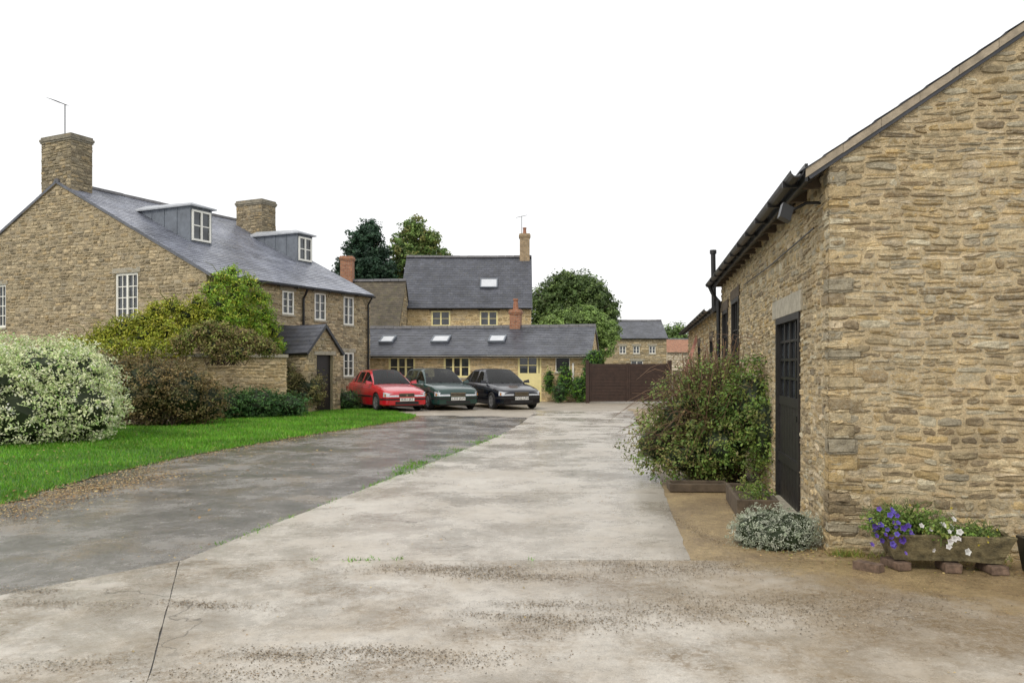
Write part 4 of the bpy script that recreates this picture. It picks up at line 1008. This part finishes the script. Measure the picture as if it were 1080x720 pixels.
            mb.build('rim',M['rim'],wh)
            mb=MB(); lathe(mb,[(.001,.02),(.19,.02)]); mb.build('brake_disc',M['trim'],wh)
    mb=MB(); px_=L/2+.052; mb.box(px_-.02,px_,-.26,.26,.36,.47); pl=mb.build('number_plate',M['plate'],E)
    cu=bpy.data.curves.new('t','FONT'); cu.body=plate; cu.size=.115; cu.align_x='CENTER'; cu.align_y='CENTER'; cu.extrude=.001
    to=bpy.data.objects.new('t',cu); scene.collection.objects.link(to); bpy.context.view_layer.update()
    me=bpy.data.meshes.new_from_object(to.evaluated_get(bpy.context.evaluated_depsgraph_get())); bpy.data.objects.remove(to)
    R_=Matrix(((0,0,1,px_+.0025),(1,0,0,0),(0,1,0,.415),(0,0,0,1))); me.transform(R_)
    me.materials.clear(); me.materials.append(M['trim']); ch=bpy.data.objects.new('plate_characters',me); scene.collection.objects.link(ch); ch.parent=pl
    xw0=(wb-.5)*L-.02
    for y0 in (-.1,.45):
        mb=MB(); mb.tube([(xw0,y0,top(xw0)+.05),(xw0-.12,y0-.25,top(xw0)+.11),(xw0-.16,y0-.5,top(xw0)+.12)],.008,4); mb.build('wiper',M['trim'],E)
    if estate:
        for sg in (1,-1):
            mb=MB(); mb.tube([((r0-.5+.03)*L,sg*hw*.62,H+.0),((r0-.5+.05)*L,sg*hw*.62,H+.05),((r1-.5-.03)*L,sg*hw*.62,H+.05),((r1-.5)*L,sg*hw*.62,H)],.014,6)
            mb.build('roof_rail',M['trim'],E)
    return E
red=m_plain('red_paint',(.50,.008,.018),.25,.04,2,bmp=0,coat=1)
green=m_plain('dark_green_paint',(.007,.040,.034),.22,.05,2,bmp=0,coat=.6)
blk=m_plain('black_blue_paint',(.004,.005,.011),.2,.05,2,bmp=0,coat=.5,spec=.35)
def place(px,depth,al,L):
    h=(math.sin(al),-math.cos(al)); fxx=AT(px,depth); return (fxx-h[0]*L/2,depth-h[1]*L/2),h
l,h=place(429,27.3,math.radians(30),4.15); make_car(l,h,red,'red older hatchback parked on the gravel',4.15,1.70,1.42,False,'R351 JRT')
l,h=place(483,28.0,math.radians(24),4.5); make_car(l,h,green,'dark green estate car with roof rails',4.5,1.75,1.46,True,'L335 JAW',grille='diag')
l,h=place(550,28.4,math.radians(23),4.45); make_car(l,h,blk,'black saloon car parked by the cream door',4.45,1.74,1.44,False,'WV52 UMA',grille='diag')
# ------------------------------------------------------------ vegetation left
WB=[(.88,.88,.58),(.74,.80,.44),(.48,.64,.22),(.88,.88,.68),(.26,.46,.11),(.80,.84,.50)]
shrub('variegated_shrub','large white and green variegated shrub on the lawn edge','shrub',[(-9.95,17.0,1.0,1.5,1.4,1.22),(-11.3,16.6,1.05,1.6,1.5,1.3),(-9.05,16.5,.65,1.0,.85,.8),(-12.8,16.8,1.1,1.6,1.6,1.3),(-10.0,15.9,.6,1.3,.8,.72),(-9.3,17.0,1.35,.75,.7,.65),(-10.6,15.8,1.1,1.1,.8,.8)],7000,.12,13,.058,WB,bright=(.78,1.15),shell=.8,core=.76,leafmix=.65)
BH=[(.20,.155,.07),(.15,.13,.055),(.26,.20,.085),(.13,.15,.05),(.27,.18,.07)]
shrub('brown_hedge','brownish clipped shrub beside the garden wall','shrub',[(-9.4,20.7,.95,.9,.9,1.0),(-8.6,20.9,.85,.75,.9,.9),(-10.4,20.9,1.0,.9,.9,1.0),(-8.1,21.2,.6,.5,.6,.6)],1800,.15,14,.065,BH,st=50,base=(-9.2,20.8,0,.6),shell=.6)
DG=[(.05,.13,.04),(.075,.17,.045),(.04,.095,.035),(.11,.21,.05)]
shrub('evergreen_shrub','low dark green evergreen shrub','shrub',[(-8.6,23.6,.45,.85,.7,.55),(-7.7,24.0,.45,.8,.7,.55),(-6.9,24.6,.35,.6,.6,.45),(-9.3,22.9,.3,.5,.5,.4)],1100,.14,14,.07,DG)
OB=[(.20,.17,.07),(.15,.17,.06),(.26,.24,.08),(.15,.12,.055)]
shrub('autumn_shrub','brown green rounded shrub in front of the farmhouse','shrub',[(-7.9,26.6,.9,.95,.8,.9),(-7.0,26.9,.75,.75,.7,.75),(-8.6,26.2,.8,.6,.6,.7)],1200,.15,14,.07,OB,st=30,base=(-7.5,26.8,0,.5))
shrub('low_shrub','low dark green shrub near the porch','shrub',[(-5.9,28.6,.3,.5,.5,.45),(-5.3,29.3,.25,.4,.4,.35)],260,.12,14,.06,DG)
GC=[(.44,.44,.05),(.34,.37,.04),(.52,.48,.07),(.23,.30,.04),(.30,.40,.04)]
YG=[(.24,.44,.04),(.18,.36,.035),(.33,.50,.06),(.13,.27,.03),(.42,.50,.07)]
def PL(px,py,d,r,k=1.0): return (AT(px,d),d,ZT(py,d),r*1.15,r*.7,r*k)
mb=MB()
gl=[PL(x,y,d,r) for x,y,d,r in ((98,360,23.4,.32),(112,354,23.5,.38),(130,347,23.6,.42),(148,339,23.8,.38),(165,331,24.0,.36),(182,324,24.1,.32),(196,332,24.2,.4),(150,355,23.7,.48),(174,348,23.9,.48),(120,366,23.1,.38),(198,350,24.1,.45),(88,366,23.0,.28),(208,320,24.3,.3),(140,370,23.0,.35),(165,368,23.2,.35),(76,364,22.8,.26),(215,332,24.4,.35),(190,364,23.4,.35))]
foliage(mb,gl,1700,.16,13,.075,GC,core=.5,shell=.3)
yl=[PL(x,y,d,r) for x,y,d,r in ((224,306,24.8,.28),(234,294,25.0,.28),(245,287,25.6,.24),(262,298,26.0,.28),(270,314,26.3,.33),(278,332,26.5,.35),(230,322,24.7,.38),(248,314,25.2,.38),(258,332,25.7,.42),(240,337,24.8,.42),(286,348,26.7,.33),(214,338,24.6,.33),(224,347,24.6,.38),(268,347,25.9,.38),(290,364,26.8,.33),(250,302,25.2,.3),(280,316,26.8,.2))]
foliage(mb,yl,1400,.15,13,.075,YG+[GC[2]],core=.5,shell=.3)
for _ in range(60):
    l_=random.choice(yl+gl); mb.tube([(l_[0],l_[1],l_[2]),(l_[0]+U(-.3,.3),l_[1]-.2,l_[2]+.4),(l_[0]+U(-.7,.7),l_[1]-.3,l_[2]+U(.3,.7))],[.012,.008,.003],4,(.2,.22,.05),cap=False)
ob=mb.build('creeper',M['leaf']); ob['label']='golden green creeper climbing the farmhouse corner and wall'; ob['category']='creeper'
shrub('purple_shrub','brownish purple leaved shrub above the garden wall','shrub',[PL(x,y,d,r) for x,y,d,r in ((190,362,23.2,.28),(204,355,23.3,.33),(218,350,23.4,.36),(236,351,23.6,.34),(254,356,23.7,.34),(270,362,23.9,.32),(284,369,24.1,.28),(226,366,23.4,.38),(252,371,23.6,.36))],900,.17,13,.07,[(.26,.19,.09),(.21,.14,.07),(.22,.25,.075),(.33,.29,.10),(.28,.38,.07)],st=50,base=(-8.7,24.0,1.6,.5),shell=.25,core=.5)
# ------------------------------------------------------------ bush by barn
BB=[(.13,.23,.045),(.18,.30,.06),(.09,.16,.04),(.25,.32,.07),(.22,.20,.07)]
RB=[(.19,.16,.065),(.14,.18,.055),(.21,.15,.065)]
lobR=[(3.15,10.5,1.1,.42,.6,.68),(2.9,11.2,1.0,.55,.7,.78),(3.1,12.2,1.2,.45,.7,.6),(3.2,10.0,.8,.3,.45,.7),(2.8,10.6,.5,.6,.55,.48)]
lobL=[(2.4,11.2,.8,.65,.7,.7),(2.05,11.1,.5,.6,.6,.48),(2.6,11.4,.95,.6,.7,.7),(2.3,10.7,.35,.65,.5,.35)]
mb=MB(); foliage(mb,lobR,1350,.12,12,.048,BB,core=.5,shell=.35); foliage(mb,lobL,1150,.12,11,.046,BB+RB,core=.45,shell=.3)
stems(mb,(2.85,11.2,0,.35),lobL,200,.009,(.19,.12,.075),arch=.5); stems(mb,(2.9,11.2,0,.35),lobR,110,.008,(.16,.11,.07),arch=.4)
stems(mb,(2.8,11.2,0,.3),[(l[0]-.05,l[1],l[2],l[3]*1.2,l[4]*1.15,l[5]*1.15) for l in lobL+lobR[:3]],130,.009,(.26,.165,.105),arch=.55)
ob=mb.build('climbing_bush',M['leaf']); ob['label']='tangled twiggy green bush growing against the barn wall'; ob['category']='bush'
SP=[(.50,.53,.42),(.40,.45,.34),(.58,.60,.50),(.27,.33,.21)]
mb=MB(); foliage(mb,[(2.18,7.05,.12,.27,.24,.20),(2.48,7.0,.13,.25,.22,.22),(2.33,6.93,.10,.28,.22,.18),(2.3,7.2,.14,.3,.2,.2)],1700,.033,14,.020,SP,aspect=.4,core=.75,bright=(.7,1.2),zmin=.015)
ob=mb.build('silver_shrub',M['leaf']); ob['label']='low mound of silvery grey foliage at the barn base'; ob['category']='plant'
def trough(name,label,cx,cy,rot,L_,D_,z0,h,mat,taper=.06,cat='planter',rough=0):
    E=MB(); x,y=L_/2,D_/2; t=taper; w=.04
    vo=[(-x+t,-y+t*.6),(x-t,-y+t*.6),(x-t,y-t*.6),(-x+t,y-t*.6)]; vt=[(-x,-y),(x,-y),(x,y),(-x,y)]; vi=[(-x+w,-y+w),(x-w,-y+w),(x-w,y-w),(-x+w,y-w)]
    vs=[(a,b,0) for a,b in vo]+[(a,b,h) for a,b in vt]+[(a,b,h) for a,b in vi]+[(a,b,h-.06) for a,b in vi]
    fs=[(0,3,2,1)]+[(i,(i+1)%4,(i+1)%4+4,i+4) for i in range(4)]+[(i+4,(i+1)%4+4,(i+1)%4+8,i+8) for i in range(4)]+[(i+8,(i+1)%4+8,(i+1)%4+12,i+12) for i in range(4)]+[(12,13,14,15)]
    E.add(vs,fs); ob=E.build(name,mat); ob.location=(cx,cy,z0); ob.rotation_euler=(0,0,rot); ob['label']=label; ob['category']=cat
    if rough:
        bm=bmesh.new(); bm.from_mesh(ob.data); bmesh.ops.subdivide_edges(bm,edges=bm.edges[:],cuts=5,use_grid_fill=True)
        for v in bm.verts: v.co+=Vector((random.gauss(0,rough*.5),random.gauss(0,rough*.5),random.gauss(0,rough)))
        bm.to_mesh(ob.data); bm.free()
    else:
        bv=ob.modifiers.new('b','BEVEL'); bv.width=.008; bv.segments=2
    return ob
RG=math.atan2(-.165,.986)
tcx,tcy=3.36,6.22
trough('stone_trough','mossy stone flower trough raised on bricks by the gable',tcx,tcy,RG,.94,.34,.095,.20,M['trough'],.09,rough=.005)
for dx_,hh in ((-.36,.065),(.02,.07),(.33,.065)):
    mb=MB()
    P8=[Vector((sx*.06+U(-.012,.012),sy_*.12+U(-.012,.012),0 if sz==0 else hh)) for sz in (0,1) for sx,sy_ in ((-1,-1),(1,-1),(1,1),(-1,1))]
    mb.hexa(P8); ob=mb.build('brick',M['oldbrick']); ob.location=(tcx+dx_*.986,tcy-dx_*.165-.05,.018); ob.rotation_euler=(0,0,RG+U(-.35,.35)); ob['label']='worn dirty brick propping up the flower trough'; ob['category']='brick'; ob['group']='bricks under the trough'
    bv=ob.modifiers.new('b','BEVEL'); bv.width=.01; bv.segments=2
mb=MB(); mb.hexa([Vector((sx*.05+U(-.012,.012),sy_*.1,0 if sz==0 else .06)) for sz in (0,1) for sx,sy_ in ((-1,-1),(1,-1),(1,1),(-1,1))]); ob=mb.build('brick',M['oldbrick']); ob.location=(2.76,6.16,.017); ob.rotation_euler=(0,0,.7); ob['label']='loose worn brick lying at the corner of the barn'; ob['category']='brick'; ob['group']='bricks under the trough'
trough('plastic_planter','black planter beside the flower trough',4.16,5.94,RG,.6,.36,.02,.27,M['black'],.04)
trough('wooden_planter','low dark wooden planter beside the barn door',2.62,8.75,TH,1.2,.42,.02,.2,M['wood'],.01)
trough('timber_edging','low timber planter below the tangled bush',2.35,10.1,TH+.1+math.pi/2,.75,.35,.02,.10,M['wood'],.01)
shrub('planter_weeds','straggly green weeds in the wooden planter','plant',[(2.62,8.6,.22,.2,.4,.12),(2.72,9.1,.22,.2,.3,.12)],90,.05,9,.035,BB,core=None,shell=.1)
PG=[(.14,.24,.05),(.20,.32,.06),(.09,.16,.04),(.26,.30,.08)]
def flowers(name,label,cx,cy,z,rx,pal,fs_,leafn=260,fn=60,hang=.0,rz=.13,st=14):
    mb=MB(); foliage(mb,[(cx,cy,z,rx,.14,rz)],leafn,.03,8,.028,PG,core=None,shell=.1)
    stems(mb,(cx,cy,z-.1,.08),[(cx,cy-.05,z,rx*1.1,.2,rz*1.2)],st,.004,(.12,.17,.05))
    for _ in range(fn):
        a=random.gauss(0,.5); c=Vector((cx+a*rx,cy-U(.0,.2),z+U(-.5,1.2)*rz-hang*random.random()))
        col=random.choice(pal); nrm=Vector((U(-.8,.8),-1,U(-.2,.9))).normalized(); t=nrm.cross(Vector((0,0,1))).normalized(); b=nrm.cross(t); r=fs_*U(.7,1.2)
        pts=[c]; cols=[tuple(x*.5 for x in col)]
        for k in range(10):
            q=2*math.pi*k/10; rr=r*(1 if k%2 else .72); pts.append(c+t*math.cos(q)*rr+b*math.sin(q)*rr+nrm*r*.35); cols.append(col)
        mb.add(pts,[(0,k+1,(k+1)%10+1) for k in range(10)],cols)
    ob=mb.build(name,M['petal']); ob['label']=label; ob['category']='flowers'; return ob
flowers('petunia_plant','trailing purple and blue petunias in the stone trough',2.92,6.20,.36,.2,[(.12,.06,.42),(.09,.05,.30),(.20,.12,.55),(.14,.10,.5)],.024,170,34,.16,.13)
flowers('pansy_plant','white flowers with green leaves in the stone trough',3.30,6.14,.32,.13,[(.75,.75,.72),(.7,.68,.66)],.026,110,15,.10,.11)
flowers('foliage_plant','green trailing foliage plant in the stone trough',3.56,6.18,.29,.24,[(.5,.42,.05)],.01,200,10,.05,.07,30)
flowers('trailing_plant','leafy green plant between the trough and the wall',3.14,6.36,.36,.32,[(.5,.42,.05)],.01,330,8,0,.13,30)
mb=MB()
for _ in range(34):
    s=U(-2.6,1.2); cx,cy=(2.68+.165*s-.08,6.72+.986*s) if s>0 else (2.68-s*.986,6.72+s*.165-.08)
    mb.add(*blades(np.stack([rng.normal(cx,.05,30),rng.normal(cy,.03,30)],1),.07,.007,[(.22,.32,.06),(.38,.34,.10)],.015,.6))
ob=mb.build('wall_base_weeds',M['leaf']); ob['kind']='stuff'; ob['label']='weeds and grass along the barn wall base'; ob['category']='weeds'
shrub('ivy','green ivy and climbing plants at the end of the cottage','ivy',[(2.3,34.1,.9,.35,.2,.8),(2.9,33.9,.6,.4,.3,.55),(3.3,34.0,1.3,.3,.25,.8),(3.55,34.1,1.9,.3,.25,.4),(1.6,34.3,.9,.2,.2,.6)],620,.14,14,.08,YG[:2]+DG)
shrub('potted_shrub','small green potted shrub beside the cream door','plant',[(2.0,33.6,.45,.3,.3,.45)],120,.1,14,.07,DG)
# ------------------------------------------------------------ trees
TG=[(.13,.22,.06),(.175,.28,.075),(.10,.165,.05),(.22,.31,.09)]
CD=[(.035,.078,.045),(.05,.105,.055),(.028,.06,.038)]
x=AT(384,60); tree('conifer_tree','dark evergreen tree behind the farmhouse',x,60,3,[(0,0,9.6,1.6,1.7,2.6),(-1.0,0,8.0,1.4,1.5,2.2),(1.1,.3,8.3,1.3,1.5,2.4),(0,0,6,2,2,2),(.5,0,11.6,.8,.8,1.0),(-.3,0,11.0,.7,.7,.9)],1900,.33,24,.2,CD)
x=AT(438,63); tree('broadleaf_tree','tall mixed green broadleaf tree behind the rear house',x,63,4,[(-.6,0,10.0,1.5,1.8,1.7),(1.0,.3,9.2,1.5,1.8,1.8),(-.2,0,12.2,1.0,1.2,1.3),(.9,0,11.4,1.0,1.2,1.1),(-1.5,0,8.2,1.2,1.4,1.5),(1.9,0,7.6,1.1,1.2,1.6),(-1.3,0,11.4,.7,.8,.7),(2.1,0,10.2,.7,.8,.7)],1200,.36,24,.2,TG+[(.26,.25,.08)])
x=AT(607,58); tree('broadleaf_tree','rounded green tree behind the cottage',x,58,3,[(0,0,6.0,2.6,2.2,2.2),(-2.0,0,5.4,1.6,1.8,2.2),(1.8,0,5.3,1.5,1.8,1.9),(-.6,0,7.4,1.6,1.6,1.0),(1.1,0,7.0,1.0,1.2,.9)],2000,.38,24,.18,[tuple(c*.66 for c in q) for q in TG])
x=AT(613,44); tree('garden_tree','low bright green tree behind the cottage',x,44,1.5,[(0,0,3.5,1.5,1.3,1.3),(-1.2,0,3.7,1.1,1.2,1.0),(1.1,0,3.2,1.0,1.1,1.2),(.4,0,4.1,.8,.8,.8)],1300,.25,22,.13,[(.20,.30,.08),(.25,.36,.10),(.14,.22,.06)])
x=AT(713,100); tree('distant_tree','distant green tree beyond the gate',x,100,3,[(0,0,4.6,2.2,2.2,2.2),(-2,0,4,1.6,1.6,1.8)],500,.5,20,.3,TG)
x=AT(640,95); tree('distant_tree','distant broad tree behind the stone house',x,95,3,[(0,0,4.0,3.5,2.5,2.4),(3,0,3.6,2,2,2)],600,.5,20,.3,TG)
shrub('far_hedge','long far hedge line closing the fields','hedge',[(x_,130+U(-4,4),1.5,7,3,U(2.2,3.6)) for x_ in range(-90,100,9)],1600,1.2,12,.7,TG)
# ------------------------------------------------------------ camera, light, world
cam=bpy.data.cameras.new('camera'); co=bpy.data.objects.new('camera',cam); scene.collection.objects.link(co)
co.location=(0,0,CH); co.rotation_euler=(math.pi/2,0,0); cam.lens=28; cam.sensor_width=36; cam.shift_y=25/1080; cam.clip_end=1500; cam.clip_start=.05
scene.camera=co
el,az=math.radians(46),math.radians(215)
sun=bpy.data.lights.new('sun','SUN'); sun.energy=1.5; sun.angle=math.radians(12); sun.color=(1,.93,.82)
so=bpy.data.objects.new('sun',sun); scene.collection.objects.link(so)
dirv=Vector((math.sin(az)*math.cos(el),math.cos(az)*math.cos(el),math.sin(el)))
so.rotation_euler=dirv.to_track_quat('Z','Y').to_euler(); so.location=(0,0,30)
w=bpy.data.worlds.new('World'); scene.world=w; w.use_nodes=True; nt=w.node_tree; bg=nt.nodes['Background']
sk=nt.nodes.new('ShaderNodeTexSky'); sk.sky_type='NISHITA'; sk.sun_disc=False; sk.sun_elevation=el; sk.sun_rotation=az; sk.dust_density=4; sk.air_density=1
mx=nt.nodes.new('ShaderNodeMix'); mx.data_type='RGBA'; mx.inputs[0].default_value=.94; nt.links.new(sk.outputs[0],mx.inputs[6]); mx.inputs[7].default_value=(10.2,10.2,10.2,1)
nt.links.new(mx.outputs[2],bg.inputs['Color']); bg.inputs['Strength'].default_value=.118
scene.view_settings.view_transform='Standard'; scene.view_settings.look='None'; scene.view_settings.exposure=0
